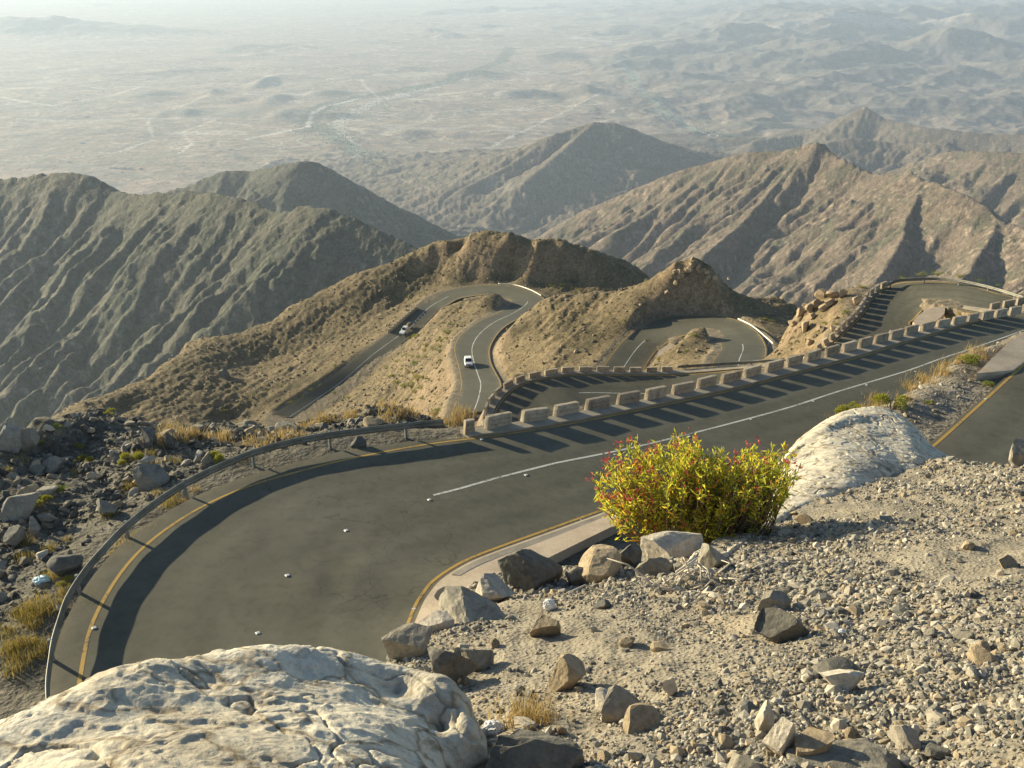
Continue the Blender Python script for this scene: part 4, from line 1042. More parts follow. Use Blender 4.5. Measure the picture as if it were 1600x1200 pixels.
for (u, v), (u2, v2), dr in [((1056,900), (1062,904), .05), ((1078,874), (1085,893), .2), ((1120,846), (1138,868), .5), ((1165,802), (1195,826), 1.0), ((1200,759), (1250,795), 1.6), ((1240,714), (1292,778), 2.1), ((1290,680), (1335,766), 2.4), ((1330,666), (1368,755), 2.5),
                             ((1380,661), (1402,743), 2.3), ((1420,676), (1432,737), 1.8), ((1450,700), (1460,730), 1.2), ((1484,716), (1489,725), .5), ((1500,724), (1504,729), .15)]:
    p = RP(u2, v2); r = math.hypot(p[0], p[1]); h = np.array([p[0]/r, p[1]/r, 0]); z_ = np.array([0, 0, 1.])
    row = [p-h*.5-z_*.55, p-h*.18-z_*.16, p+z_*.0]
    for f in (.3, .6, .85): row.append(R(u2+(u-u2)*f, v2+(v-v2)*f, r+dr*f**1.35))
    c = R(u, v, r+dr); row += [c, c+h*.25*(dr+.2)-z_*.10, c+h*.7*(dr+.2)-z_*.6, c+h*1.2*(dr+.3)-z_*2.4]
    st_.append(np.array(row))
st_ = np.array(st_); a_ = catmull(st_.reshape(len(st_), -1), 430).reshape(430, st_.shape[1], 3)
V_ = np.stack([catmull(q, 300) for q in a_], 1)
for _ in range(6): V_[1:-1, 1:-1] = (V_[1:-1, 1:-1]*2+V_[:-2, 1:-1]+V_[2:, 1:-1]+V_[1:-1, :-2]+V_[1:-1, 2:])/6
roughen('boulder', V_, 'large pale rounded boulder half buried in gravel right of the red-tipped bush', .035, 640, .95)
# ------------------------------------------------------------------ single rocks on the foreground slope
def fr(u, v, w, h, mat, label, seed, rz=0., deep=.8, sink=.25, cuts=14, rough=.06, group=None, dz=0):
    p = hit(u, v+h*.3); D = np.linalg.norm(p); sx = w*D/F; sz = h*D/F
    rock_thing(p+np.array([0, 0, dz]), (sx, sx*deep, sz*1.25), mat, label, 'rock', group, rz, 4, seed, cuts, rough, sink)
fr(828,892,120,78, F_DARK, 'dark pointed rock on the gravel crest beside the concrete apron', 1, .3, .8, .35, 12, .16)
fr(728,950,140,44, F_GREY, 'long sloping grey slab of rock left of the dark pointed rock', 2, -.5, .7, .4, 12, .14)
fr(640,1005,80,66, F_GREY, 'cracked grey rock just above the right end of the huge boulder', 3, .2, .9)
fr(770,925,70,50, F_PALE, 'pale rock between the grey slab and the dark pointed rock', 4)
fr(937,884,72,54, F_TAN, 'square tan rock with a sharp edge below the low kerb', 5, .5, .9, .2, 6, .06)
fr(985,868,56,46, F_DARK, 'dark rock right of the square tan rock', 6)
fr(1018,888,56,44, F_GREY, 'grey slanted rock left of the dead twigs', 7, .8)
fr(1048,860,104,50, F_PALE, 'pale flat rock under the red-tipped bush', 8, .1, .7)
fr(1110,872,52,58, F_GREY, 'grey upright rock at the left foot of the rounded boulder', 9)
fr(885,1055,58,56, F_TAN, 'round tan cobble standing alone on the gravel', 10, .4)
fr(1217,985,76,50, F_DARK, 'dark brown rock in the middle of the gravel slope', 11, .1)
fr(1300,1050,70,26, F_DARK, 'dark flat rock behind the pinkish white slab', 12, .1)
fr(1312,1063,78,34, F_PALE, 'pinkish white slab of rock on the gravel', 13, .1, .6)
fr(1217,1155,50,64, F_PALE, 'tall pale stone left of the big dark rock at the bottom', 14, .6)
fr(1192,1125,36,54, F_PALE, 'narrow white stone leaning behind the tall pale stone', 15, .9)
fr(1350,1192,200,66, F_GREY, 'big dark angular rock at the bottom edge of the gravel', 16, .1, .7, .45, 16, .16)
fr(1262,1168,60,54, F_TAN, 'tan rock against the left side of the big dark rock', 17, .4)
fr(836,1190,140,92, F_DARK, 'dark brown rounded rock at the bottom beside the huge boulder', 18, -.2, .8, .35, 12, .16)
fr(967,1105,84,50, F_GREY, 'brown grey rock with a shaded face in the lower gravel', 19, .5)
fr(1046,1076,24,34, F_PALE, 'small sharp white stone standing on end', 20)
fr(848,980,54,34, F_TAN, 'small tan rock below the dark pointed rock', 21)
fr(700,1040,84,66, F_DARK, 'dark jagged rock touching the huge boulder', 22, .7)
fr(745,1030,52,44, F_GREY, 'grey rock right of the dark jagged rock', 23)
fr(680,975,60,44, F_PALE, 'pale chunk of rock below the grey slab', 24)
fr(1205,945,56,30, F_GREY, 'grey stone uphill of the dark brown rock', 25)
fr(905,900,46,34, F_GREY, 'grey rock at the foot of the square tan rock', 26)
fr(1598,715,50,40, F_GREY, 'grey rock cut by the right edge at the gravel crest', 27)
# ------------------------------------------------------------------ gravel
def fore_points(n, rng, r0, r1, a0=-34, a1=56, pw=1.0):
    t = rng.uniform(math.radians(a0), math.radians(a1), n); q = rng.random(n)**pw; r = r0*(r1/r0)**q
    x, y = r*np.sin(t), r*np.cos(t); return np.stack([x, y, height(x, y)], 1), r
rng = np.random.default_rng(11)
PALG = [(.23, .215, .175), (.30, .27, .215), (.36, .31, .24), (.15, .14, .12), (.48, .42, .33), (.35, .275, .18), (.40, .36, .29)]
P, r_ = fore_points(160000, rng, 1.5, 13.5, pw=.75); S = np.clip(rng.lognormal(math.log(.0098), .5, len(P)), .004, .045)*(0.68+.45*np.clip(r_/8, 0, 1.4))
dens = fbm(P[:, 0]/1.5+P[:, 1]*.25, P[:, 1]/2.6, 4, 777); k = dens+rng.normal(0, .16, len(P)) > -.16; S *= np.clip(1+dens*1.1, .55, 1.7); P, S = P[k], S[k]
P[:, 2] += S*.15; scatter('gravel', P, S, pal(len(P), rng, PALG), M_STONE, rng, 0)
P, r_ = fore_points(5200, rng, 1.6, 13.5, pw=.7); S = np.clip(rng.lognormal(math.log(.019), .45, len(P)), .012, .07)*(0.7+.06*r_)
k = fbm(P[:, 0]/1.5+P[:, 1]*.25, P[:, 1]/2.6, 4, 777)+rng.normal(0, .2, len(P)) > .0; P, S = P[k], S[k]
P[:, 2] += S*.2; scatter('gravel', P, S, pal(len(P), rng, PALG), M_STONE, rng, 2)
# loose cobbles, each a thing
cm = []
for k in range(8):
    V, Fc = rock_verts(3, np.random.default_rng(900+k), 14, .06, (1, .8, .62)); me = mesh_np('cobble', V, Fc, [F_GREY, F_TAN, F_PALE, F_GREY][k % 4], False); cm.append(me.data); bpy.data.objects.remove(me)
rng = np.random.default_rng(12); P, r_ = fore_points(80, rng, 2.6, 11, -12, 33, .8)
for p in P:
    s = float(np.clip(rng.lognormal(math.log(.045), .35), .03, .10)); k = int(rng.integers(0, 8)); o = link('cobble', cm[k]); o.location = (p[0], p[1], p[2]+s*.25); o.scale = (s, s, s); o.rotation_euler = (rng.normal(0, .3), rng.normal(0, .3), rng.uniform(0, 6.3))
    tag(o, 'loose angular cobble lying in the gravel of the foreground slope', 'rock', 'loose cobbles in the foreground gravel')
# ------------------------------------------------------------------ rubble ledge outside the near hairpin
def md_at(P): return bil(MD, P[:, 0], P[:, 1], GX0, GY0, GS)
def ground_pts(n, rng, a0, a1, r0, r1, mdmin):
    t = rng.uniform(math.radians(a0), math.radians(a1), n); r = np.sqrt(rng.uniform(r0*r0, r1*r1, n)); x, y = r*np.sin(t), r*np.cos(t)
    P = np.stack([x, y, np.zeros(n)], 1); P = P[md_at(P) > mdmin]; P[:, 2] = height(P[:, 0], P[:, 1]); return P
rng = np.random.default_rng(21)
PALR = [(.11, .105, .09), (.16, .145, .115), (.21, .18, .13), (.08, .076, .066), (.27, .235, .18)]
P = ground_pts(75000, rng, -54, -1.5, 17, 62, 1.6); md = md_at(P); k = (fbm(P[:, 0]/3, P[:, 1]/3, 3, 790)+rng.normal(0, .25, len(P)) > -.25) & (md < 30); P = P[k]
S = np.clip(rng.pareto(1.9, len(P))*.045+.03, .03, .30)*np.where(md_at(P) < 3.2, .6, 1.0); P[:, 2] += S*.12
scatter('rubble', P, S, pal(len(P), rng, PALR), M_RUB, rng, 2)
P = ground_pts(5000, rng, 16, 29, 36, 62, .8); k = P[:, 2] > -25; P = P[k]; S = np.clip(rng.pareto(2.2, len(P))*.03+.02, .02, .2); P[:, 2] += S*.15
scatter('rubble', P, S, pal(len(P), rng, PALG), M_RUB, rng, 0)
def lr(u, v, w, h, mat, label, seed, rz=0., deep=.8, group=None, cuts=15):
    p = hit(u, v+h*.25, 20); D = np.linalg.norm(p); rock_thing(p, (w*D/F, w*D/F*deep, h*D/F*1.2), mat, label, 'rock', group, rz, 4, seed, cuts, .06, .22)
lr(30,798,60,38, M_RGREY, 'long grey boulder near the left edge above the guardrail', 31, .5, .7)
lr(14,690,40,36, M_RGREY, 'grey boulder at the left edge on the ledge skyline', 32); lr(38,688,44,42, M_RGREY, 'grey boulder standing beside the skyline boulder at left', 33, .6)
lr(85,730,34,24, M_RGREY, 'flat-topped grey boulder in the shaded hollow of the ledge', 34, .4, .9, None, 5)
lr(232,748,64,54, M_RGREY, 'large rough boulder just above the guardrail beside dry grass', 35, .2)
lr(234,722,30,20, M_RPALE, 'pale slab leaning on the large rough boulder', 36, .5, .6)
lr(238,684,28,24, M_RDARK, 'dark boulder at the right end of the mound', 37); lr(264,690,22,26, M_RDARK, 'smaller dark boulder right of the mound', 38)
lr(171,796,40,28, M_RGREY, 'half-buried grey boulder among small rubble near the guardrail', 39)
lr(108,884,54,28, M_RDARK, 'dark slab above the round green shrub by the guardrail', 40, .3); lr(26,842,30,28, M_RGREY, 'blocky boulder below the long grey boulder', 41); lr(75,813,30,20, M_RGREY, 'grey rock right of the long grey boulder', 42); lr(55,826,22,26, M_RGREY, 'small upright grey rock between two pale ones', 43)
lr(562,697,28,22, M_RDARK, 'dark rock on the verge between guardrail and yellow line', 44); lr(92,1000-50,10,14, M_RPALE, 'small pale rock tucked against the guardrail in tall grass', 45)
lr(350,585,18,13, M_RDARK, 'lone dark boulder on the open slope of the spur', 46)
rng = np.random.default_rng(23); P = ground_pts(420, rng, -40, -3, 30, 56, 2.6); P = P[md_at(P) < 22][:130]
for p in P:
    s = float(np.clip(rng.lognormal(math.log(.30), .35), .18, .75)); k = int(rng.integers(0, 8)); o = link('rubble_boulder', cm[k]); o.location = (p[0], p[1], p[2]+s*.2); o.scale = (s, s, s); o.rotation_euler = (rng.normal(0, .25), rng.normal(0, .25), rng.uniform(0, 6.3))
    tag(o, 'angular boulder in the rubble above the near guardrail', 'rock', 'boulders in the rubble ledge')
# rocks on the middle hills
rng = np.random.default_rng(25)
PALH = [(.24, .18, .11), (.30, .23, .145), (.17, .13, .085), (.36, .28, .18)]
P = ground_pts(36000, rng, -30, 22, 95, 345, 1.5); S = np.clip(rng.pareto(2.3, len(P))*.12+.09, .09, .6); P[:, 2] += S*.1
scatter('hill_rubble', P, S, pal(len(P), rng, PALH), M_HROCK, rng, 0)
for k, (u, v, w, h) in enumerate([(1240,500,12,16), (1252,488,16,14), (1262,480,18,18), (1278,470,16,16), (1290,462,18,16), (1302,457,16,12), (1316,455,12,10), (1255,505,12,18), (1270,492,14,10), (1288,480,16,10), (1300,470,12,10), (1339,461,13,11), (1281,512,9,8), (1310,490,8,6), (1262,530,10,8), (1300,512,8,7)]):
    lr(u+random.gauss(0, 3), v+4+random.gauss(0, 3), w*random.uniform(.9, 1.7), h*random.uniform(.8, 1.5), M_RTAN, 'orange tan rock of the craggy outcrop left of the far right bend', 60+k, k*.7, .9, 'rocks of the craggy outcrop')
for k in range(26):
    u = 1085+random.gauss(0, 22); v = 412+abs(random.gauss(0, 12))+abs(u-1085)*.35; lr(u, v, random.uniform(6, 13), random.uniform(5, 9), M_RTAN, 'tan rock on the pointed hilltop between the two loops', 90+k, k*.9, .9, 'rocks on the pointed hilltop')
# ------------------------------------------------------------------ plants
def mat_leaf(name, cols, trans=.45):
    t = NT(name); inf = t.n.new('ShaderNodeNewGeometry')
    c = t.ramp(inf.outputs['Random Per Island'], cols)
    tr = t.n.new('ShaderNodeBsdfTranslucent'); t.lk(c, tr.inputs['Color']); t.lk(c, t.b.inputs['Base Color']); t.b.inputs['Roughness'].default_value = .55
    mx = t.n.new('ShaderNodeMixShader'); mx.inputs['Fac'].default_value = trans
    t.lk(t.b.outputs[0], mx.inputs[1]); t.lk(tr.outputs[0], mx.inputs[2]); t.lk(mx.outputs[0], t.n['Material Output'].inputs['Surface']); return t.m
M_LEAF = mat_leaf('bush_leaf', [(0, (.20, .25, .03)), (.22, (.40, .44, .05)), (.6, (.64, .62, .07)), (.88, (.76, .62, .07)), (1, (.70, .28, .05))], .6)
M_SEED = mat_leaf('red_seed_head', [(0, (.42, .05, .05)), (.6, (.55, .10, .10)), (1, (.60, .22, .12))])
M_SCRUB = mat_leaf('scrub_leaf', [(0, (.12, .17, .025)), (.5, (.24, .29, .035)), (1, (.38, .39, .05))], .3)
M_SCRUBY = mat_leaf('yellow_scrub_leaf', [(0, (.22, .22, .03)), (.5, (.34, .33, .04)), (1, (.42, .38, .06))], .35)
M_DRY = mat_leaf('dry_grass_blade', [(0, (.32, .22, .08)), (.5, (.46, .32, .12)), (1, (.58, .44, .19))], .35)
M_GGRASS = mat_leaf('green_yellow_grass', [(0, (.17, .16, .035)), (.45, (.36, .27, .06)), (1, (.50, .36, .10))], .35)
M_STEM = mat_flat('woody_stem', (.20, .15, .10), .9)
M_TWIG = mat_flat('bleached_twig', (.55, .48, .38), .9)
def leaves_np(C, D, L, Wd, rng, fold=.25):
    # C centres, D directions (unit), lance-shaped leaf of 2 quads folded along the midrib
    n = len(C); up = rng.normal(size=(n, 3)); S = np.cross(D, up); S /= np.linalg.norm(S, axis=1, keepdims=True)+1e-9; N = np.cross(S, D)
    L = L[:, None]; Wd = Wd[:, None]
    a = C; b = C+D*L*.5+S*Wd*.5+N*Wd*fold; c = C+D*L+N*L*.05; d = C+D*L*.5-S*Wd*.5+N*Wd*fold; e = C+D*L*.5
    V = np.stack([a, b, c, d, e], 1).reshape(-1, 3); i = (np.arange(n)*5)[:, None]
    Fc = np.concatenate([i+np.array([[0, 1, 4]]), i+np.array([[1, 2, 4]]), i+np.array([[4, 2, 3]]), i+np.array([[0, 4, 3]])], 1).reshape(-1, 3)
    return V, Fc
def unit(v): return v/(np.linalg.norm(v, axis=-1, keepdims=True)+1e-9)
def big_bush():
    rng = np.random.default_rng(31)
    base = R(1085, 848, 8.05); base[2] = hz(base[0], base[1]); D0 = np.linalg.norm(base); r0 = math.hypot(base[0], base[1])
    root = empty('flowering_bush', tuple(base)); tag(root, 'yellow green bush with red seed heads growing on the edge above the road', 'bush')
    px = D0/F
    lobes = [((1035, 752), 92, 58, 230), ((985, 775), 52, 40, 90), ((1075, 725), 50, 38, 90), ((1170, 752), 62, 44, 150), ((1205, 735), 42, 34, 60), ((1120, 775), 60, 40, 90), ((998, 798), 46, 26, 60), ((1062, 800), 55, 28, 90), ((1135, 796), 56, 28, 70)]
    tips = []
    for (u, v), ru, rv, n in lobes:
        c = R(u, v, r0+.15)
        q = unit(rng.normal(size=(n, 3)))*(rng.random((n, 1))**.4)*rng.uniform(.8, 1.18, (n, 1)); q[:, 2] = q[:, 2]*.9+.05
        tips.append(c+q*np.array([ru*px*1.04, .5, rv*px]))
    tips = np.concatenate(tips)-base
    st = MB(); LC, LD, SC_, SD = [], [], [], []
    mains = []
    for k in range(16):
        a = rng.uniform(-.9, .9); t_ = tips[rng.integers(0, len(tips))]*.55; p0 = rng.normal(0, .09, 3)*np.array([2, 1, 0])
        mid = (p0+t_)/2+rng.normal(0, .05, 3); mains.append((p0, mid, t_)); st.tube([p0, mid, t_], [.016, .012, .008], 5)
    for t_ in tips:
        m = min(mains, key=lambda q: np.linalg.norm(q[2]-t_)); s = m[2] if rng.random() < .6 else m[1]
        mid = (s+t_)/2+rng.normal(0, .04, 3)-np.array([0, 0, .03]); st.tube([s, mid, t_], [.006, .0045, .003], 4, False)
        d = unit(t_-s+np.array([0, 0, .25])); nl = int(rng.integers(9, 16))
        for q in range(nl):
            f = rng.random(); LC.append(t_-d*f*.16+rng.normal(0, .012, 3)); LD.append(unit(d*.6+rng.normal(0, .75, 3)+np.array([0, 0, .15])))
        if rng.random() < (.42 if t_[0] < -.35 else .08):
            tw = t_+d*.04
            for q in range(int(rng.integers(5, 12))): SC_.append(tw+rng.normal(0, .022, 3)); SD.append(unit(rng.normal(size=3)))
    # long upright shoots
    for k in range(26):
        t_ = tips[rng.integers(0, len(tips))]; 
        if t_[2] < np.percentile(tips[:, 2], 70): continue
        e = t_+np.array([rng.normal(0, .03), rng.normal(0, .03), rng.uniform(.10, .2)]); st.tube([t_, e], [.004, .0025], 4, False)
        for q in range(12): f = rng.random(); LC.append(t_+(e-t_)*f); LD.append(unit(np.array([rng.normal(0, .5), rng.normal(0, .5), 1.])))
        if k % 3 == 0:
            for q in range(9): SC_.append(e+rng.normal(0, .016, 3)); SD.append(unit(rng.normal(size=3)))
    # bare stems low down
    for k in range(30):
        a = rng.uniform(-.62, .55); e = np.array([a, rng.normal(0, .12), rng.uniform(.12, .4)]); s = np.array([a*.25, rng.normal(0, .05), .0]); st.tube([s, (s+e)/2+rng.normal(0, .04, 3), e], [.007, .005, .003], 4, False)
    st.build('stems', M_STEM, root)
    LC, LD = np.array(LC), np.array(LD); V, Fc = leaves_np(LC, LD, np.clip(rng.lognormal(math.log(.058), .32, len(LC)), .025, .11), rng.uniform(.014, .024, len(LC)), rng); mesh_np('leaves', V, Fc, M_LEAF, False, root)
    SC_, SD = np.array(SC_), np.array(SD); V, Fc = leaves_np(SC_, SD, rng.uniform(.02, .034, len(SC_)), rng.uniform(.016, .026, len(SC_)), rng, .5); o = mesh_np('seed_heads', V, Fc, M_SEED, False, root); o['label'] = 'red winged seed heads'
big_bush()
def shrub_mesh(seed, mat, n, leaf, name='shrub', h=.75):
    rng = np.random.default_rng(seed); k = rng.integers(5, 9); C = np.stack([rng.uniform(-.65, .65, k), rng.uniform(-.6, .6, k), rng.uniform(.15, .45, k)*h], 1); s = rng.uniform(.22, .42, k)
    w = rng.integers(0, k, n); q = unit(rng.normal(size=(n, 3))); q[:, 2] = np.abs(q[:, 2])*h
    P = C[w]+q*s[w][:, None]*rng.uniform(.6, 1.05, (n, 1)); P[:, 2] = np.maximum(P[:, 2], .02)
    V, Fc = leaves_np(P, unit(q+rng.normal(0, .5, (n, 3))+np.array([0, 0, .4])), rng.uniform(.6, 1.2, n)*leaf, rng.uniform(.35, .6, n)*leaf, rng)
    o = mesh_np(name, V, Fc, mat, False); m = o.data; bpy.data.objects.remove(o); return m
def stem_mesh(seed):
    rng = np.random.default_rng(seed); st = MB()
    for k in range(9): e = np.array([rng.uniform(-.5, .5), rng.uniform(-.5, .5), rng.uniform(.25, .5)]); st.tube([(e[0]*.1, e[1]*.1, -.1), e*.5+rng.normal(0, .05, 3), e], [.03, .02, .01], 4, False)
    m = bpy.data.meshes.new('stems'); m.from_pydata(st.v, [], st.f); m.materials.append(M_STEM); return m
SHM = [shrub_mesh(41+k, M_SCRUB if k % 2 else M_SCRUBY, 420, .13) for k in range(4)]; STM = [stem_mesh(51), stem_mesh(52)]
SHMN = [shrub_mesh(61+k, M_SCRUBY if k % 2 else M_SCRUB, 1500, .085) for k in range(3)]
def shrub(u, v, w, label, near=False, group=None, hs=1.0, kind=None, rmin=20):
    p = hit(u, v+w*.15, rmin); D = np.linalg.norm(p); s = w*D/F/1.9
    root = empty('shrub', tuple(p), random.uniform(0, 6.3)); root.scale = (s, s, s*hs); tag(root, label, 'shrub', group)
    k = random.randrange(100) if kind is None else kind
    link('foliage', (SHMN[k % 3] if near else SHM[k % 4]), root); link('stems', STM[k % 2], root)
shrub(1332,645,56, 'yellow green shrub nearest the rounded boulder on the strip between the roads', True, None, 1.3, 1); shrub(1392,630,62, 'broad yellow green shrub on the strip between the roads', True, None, 1.1, 1); shrub(1313,664,34, 'small olive shrub in front of the strip shrubs', True, None, 1.0, 0)
shrub(1508,562,40, 'grey green shrub beside the concrete slab between the roads', True, None, 1.0, 0); shrub(1450,628,17, 'small round green shrub alone on the strip of gravel', True, None, 1.1, 1); shrub(1540,597,24, 'low dark shrub at the corner of the concrete slab', True, None, .8, 0)
shrub(206,714,46, 'yellow green shrub in the hollow behind the ledge rubble', True, None, 1.2, 1); shrub(135,716,36, 'yellowish shrub left of the hollow on the ledge', True, None, 1.0, 1); shrub(123,698,18, 'small yellow shrub under the ledge mound', True, None, 1.2, 1)
shrub(70,782,34, 'yellow shrub right behind the long grey boulder', True, None, 1.1, 1); shrub(98,766,24, 'grey green shrub above the long grey boulder', True, None, 1.2, 0); shrub(100,909,32, 'round bright green shrub hugging the guardrail', True, None, 1.1, 1)
shrub(168,643,28, 'pale shrub on top of the ledge mound', True, None, .8, 1); shrub(86,668,26, 'olive shrub on the ledge skyline at left', True, None, .8, 0); shrub(62,690,14, 'tiny shrub between the skyline boulders', True, None, 1, 1); shrub(340,715,36, 'leggy yellow shrub above the curve of the guardrail', True, None, 1.6, 1); shrub(680,641,34, 'olive shrub near the end of the guardrail', True, None, .7, 0); shrub(617,668,16, 'small green shrub behind the guardrail', True, None, 1.2, 1); shrub(605,644,14, 'green shrub on the grassy crest of the ledge', True, None, 1.2, 0)
for x, y, w in [(165,670,8), (270,595,8), (350,610,9), (520,470,9), (500,530,9), (620,510,10), (710,480,10), (710,410,12), (780,385,8), (860,210,9), (790,300,13), (700,545,11), (390,360,12), (340,375,10), (430,340,8), (420,880,17), (330,960,16), (250,980,12), (470,1000,12), (390,1050,12), (480,865,10), (160,930,11), (120,850,8), (360,810,9), (70,860,10), (690,660,9), (400,690,11), (530,620,9), (430,620,9), (380,720,8), (740,780,8), (690,900,7), (560,900,9), (280,1150,9), (30,750,9), (300,800,6), (210,770,6), (750,190,7), (480,1130,9), (640,1080,7), (230,860,7)]:
    shrub(600+x/8, 480+y/8, w*1.5, 'green shrub on the slope between the truck road and the car road', False, 'shrubs between the two legs of the far hairpin', .8, None, 100)
for u, v, w in [(487,607,9), (470,617,11), (455,627,11), (500,600,8), (523,570,9), (438,603,6), (545,552,6), (575,440,7), (568,437,6), (600,436,6), (640,462,8), (545,620,10), (350,640,8), (395,617,6), (520,612,7)]: shrub(u, v, w*1.4, 'green scrub shrub on the spur beyond the truck road', False, 'shrubs on the spur', .6, None, 100)
for u, v, w in [(952,488,7), (975,500,6), (962,517,7), (1005,486,8), (940,522,8), (895,510,6), (870,482,5), (1010,530,9), (1040,545,12), (1028,560,12), (1070,547,10), (1085,522,11), (1085,468,7), (960,575,10), (1110,478,8), (1290,505,12), (1280,520,9), (1305,505,10), (1265,480,8), (1320,487,12), (1345,447,12), (880,443,12), (862,445,10), (895,449,10), (905,452,8), (1195,497,10), (1205,500,9), (1440,428,14), (1465,427,16), (1500,431,14), (1530,438,10), (1480,492,14), (1500,490,10), (1560,446,9), (1410,434,10)]: shrub(u, v, w*1.3, 'small shrub on the hills around the loop roads', False, 'shrubs around the loops', .7, None, 80)
# grass tufts
def grass_mesh(seed, mat, n, h, spread, name='grass_tuft'):
    n = int(n*.7); spread *= 1.35
    rng = np.random.default_rng(seed); V = []; Fc = []
    for k in range(n):
        b = rng.normal(0, spread, 2); l = rng.uniform(.3, 1.15)*h; a = rng.uniform(0, 6.3); le = rng.uniform(.1, .95)*l; w = .012*h+.004; s = np.array([-math.sin(a), math.cos(a)])*w
        p1 = b+np.array([math.cos(a), math.sin(a)])*le*.35; p2 = b+np.array([math.cos(a), math.sin(a)])*le; i = len(V)
        V += [(b[0]-s[0], b[1]-s[1], -.04), (b[0]+s[0], b[1]+s[1], -.04), (p1[0]+s[0]*.8, p1[1]+s[1]*.8, l*.6), (p1[0]-s[0]*.8, p1[1]-s[1]*.8, l*.6), (p2[0], p2[1], l)]
        Fc += [(i, i+1, i+2), (i, i+2, i+3), (i+3, i+2, i+4)]
    o = mesh_np(name, V, Fc, mat, False); m = o.data; bpy.data.objects.remove(o); return m
GM_D = [grass_mesh(71+k, M_DRY, 130, .6, .2) for k in range(3)]; GM_G = [grass_mesh(75+k, M_GGRASS, 170, .6, .24) for k in range(3)]
def grass(u, v, h, label, group, green=False, rmin=20):
    p = hit(u, v, rmin); D = np.linalg.norm(p); s = h*D/F/.6; o = link('grass_tuft', (GM_G if green else GM_D)[random.randrange(3)]); o.location = p; o.scale = (s, s, s); o.rotation_euler = (0, 0, random.uniform(0, 6.3)); tag(o, label, 'grass tuft', group)
rg = random.Random(5)
for k in range(48):
    t = rg.random(); u = 250+t*480; v = np.interp(u, [250, 330, 420, 500, 620, 700, 740], [690, 682, 690, 662, 648, 655, 655])+rg.gauss(0, 7); grass(u, v, rg.uniform(8, 20), 'dry golden grass tuft along the crest of the ledge', 'dry grass along the ledge crest')
for k in range(22):
    v = 900+rg.random()*170; u = np.interp(v, [900, 960, 1070], [95, 60, 35])+rg.gauss(0, 16); grass(u, v, rg.uniform(9, 19), 'tall yellow green grass tuft crowding the left end of the guardrail', 'tall grass beside the guardrail', True)
for k in range(20):
    t = rg.random(); v = 720+t*240; u = np.interp(v, [720, 770, 820, 880, 960], [372, 285, 225, 165, 128])+rg.gauss(0, 6)+8; grass(u, v, rg.uniform(7, 15), 'grass tuft on the verge between guardrail and road', 'grass on the inner verge of the guardrail', rg.random() < .6)
for k in range(34):
    u = 1300+rg.random()*240; v = np.interp(u, [1300, 1400, 1470, 1540], [668, 610, 575, 540])+abs(rg.gauss(0, 10))+2; grass(u, v, rg.uniform(9, 20), 'bleached grass tuft on the strip between the two roads', 'grass on the strip between the roads')
for k in range(16): grass(rg.uniform(0, 330), rg.uniform(700, 880), rg.uniform(7, 15), 'grass tuft among the ledge rubble', 'grass in the ledge rubble', True)
for u, v in [(812,1120), (825,1128), (838,1118), (806,1132), (850,1132)]: grass(u, v, 34, 'straw coloured grass at the bottom beside the huge boulder', 'straw by the huge boulder', False, 1.6)
# scrub too fine to count on the middle hills
rng = np.random.default_rng(35); P = ground_pts(9000, rng, -30, 22, 95, 345, 1.8); k = fbm(P[:, 0]/14, P[:, 1]/14, 3, 801)+rng.normal(0, .2, len(P)) > -.05; P = P[k]
n = len(P); q = 14; w = np.repeat(np.arange(n), q); sz = rng.uniform(.12, .34, n)[w]; d = unit(rng.normal(size=(n*q, 3))); d[:, 2] = np.abs(d[:, 2])
V, Fc = leaves_np(P[w]+d*sz[:, None]*.6, unit(d+rng.normal(0, .4, d.shape)), sz*.7, sz*.45, rng); o = mesh_np('scrub', V, Fc, mat_leaf('dull_scrub', [(0, (.09, .085, .035)), (.6, (.16, .14, .06)), (1, (.24, .19, .09))], .15), False); o['kind'] = 'stuff'
# ------------------------------------------------------------------ litter
M_PLASW = mat_flat('white_plastic', (.75, .74, .72), .45, 0, .1); M_PLASB = mat_flat('pale_blue_plastic', (.42, .60, .68), .4, 0, .15)
def crumple(u, v, w, h, mat, name, label, cat, seed, rmin=1.6):
    p = hit(u, v+h*.3, rmin); D = np.linalg.norm(p); V, Fc = ICO[4]; V = V.copy(); o_ = seed*3.1
    V = V*(1+.55*fbm3(V*1.6+o_, 3, 700, ridged=True)+.25*fbm3(V*5+o_, 2, 705, ridged=True))[:, None]; V = V/np.abs(V).max(0)*np.array([w, w*.8, h])*D/F/2
    o = mesh_np(name, V, Fc, mat, False); o.location = p+np.array([0, 0, h*D/F*.3]); tag(o, label, cat)
crumple(771,1137,36,26, M_PLASW, 'plastic_bag', 'crumpled white plastic bag between the huge boulder and the gravel', 'litter', 1)
crumple(858,945,20,24, M_PLASW, 'paper_scrap', 'small crumpled white paper below the dark pointed rock', 'litter', 2)
crumple(66,906,26,11, M_PLASB, 'plastic_bag', 'pale blue plastic bag among the ledge rubble', 'litter', 3, 20)
crumple(1315,988,12,14, M_PLASW, 'paper_scrap', 'tiny white scrap right of the dark brown rock', 'litter', 4)
# dead twigs
p = hit(1100, 920); root = empty('dead_twigs', tuple(p)); tag(root, 'pile of bleached dead twigs at the foot of the rounded boulder', 'dead plant'); rng = np.random.default_rng(41)
for k in range(34):
    s = np.array([rng.normal(0, .22), rng.normal(0, .12), .02]); a = rng.uniform(0, 6.3); L = rng.uniform(.12, .38); e = s+np.array([math.cos(a)*L, math.sin(a)*L*.6, rng.uniform(.0, .10)]); mb = MB(); mb.tube([s, (s+e)/2+np.array([0, 0, .04])+rng.normal(0, .02, 3), e], [.008, .006, .003], 5); mb.build('twig', M_TWIG, root, True)
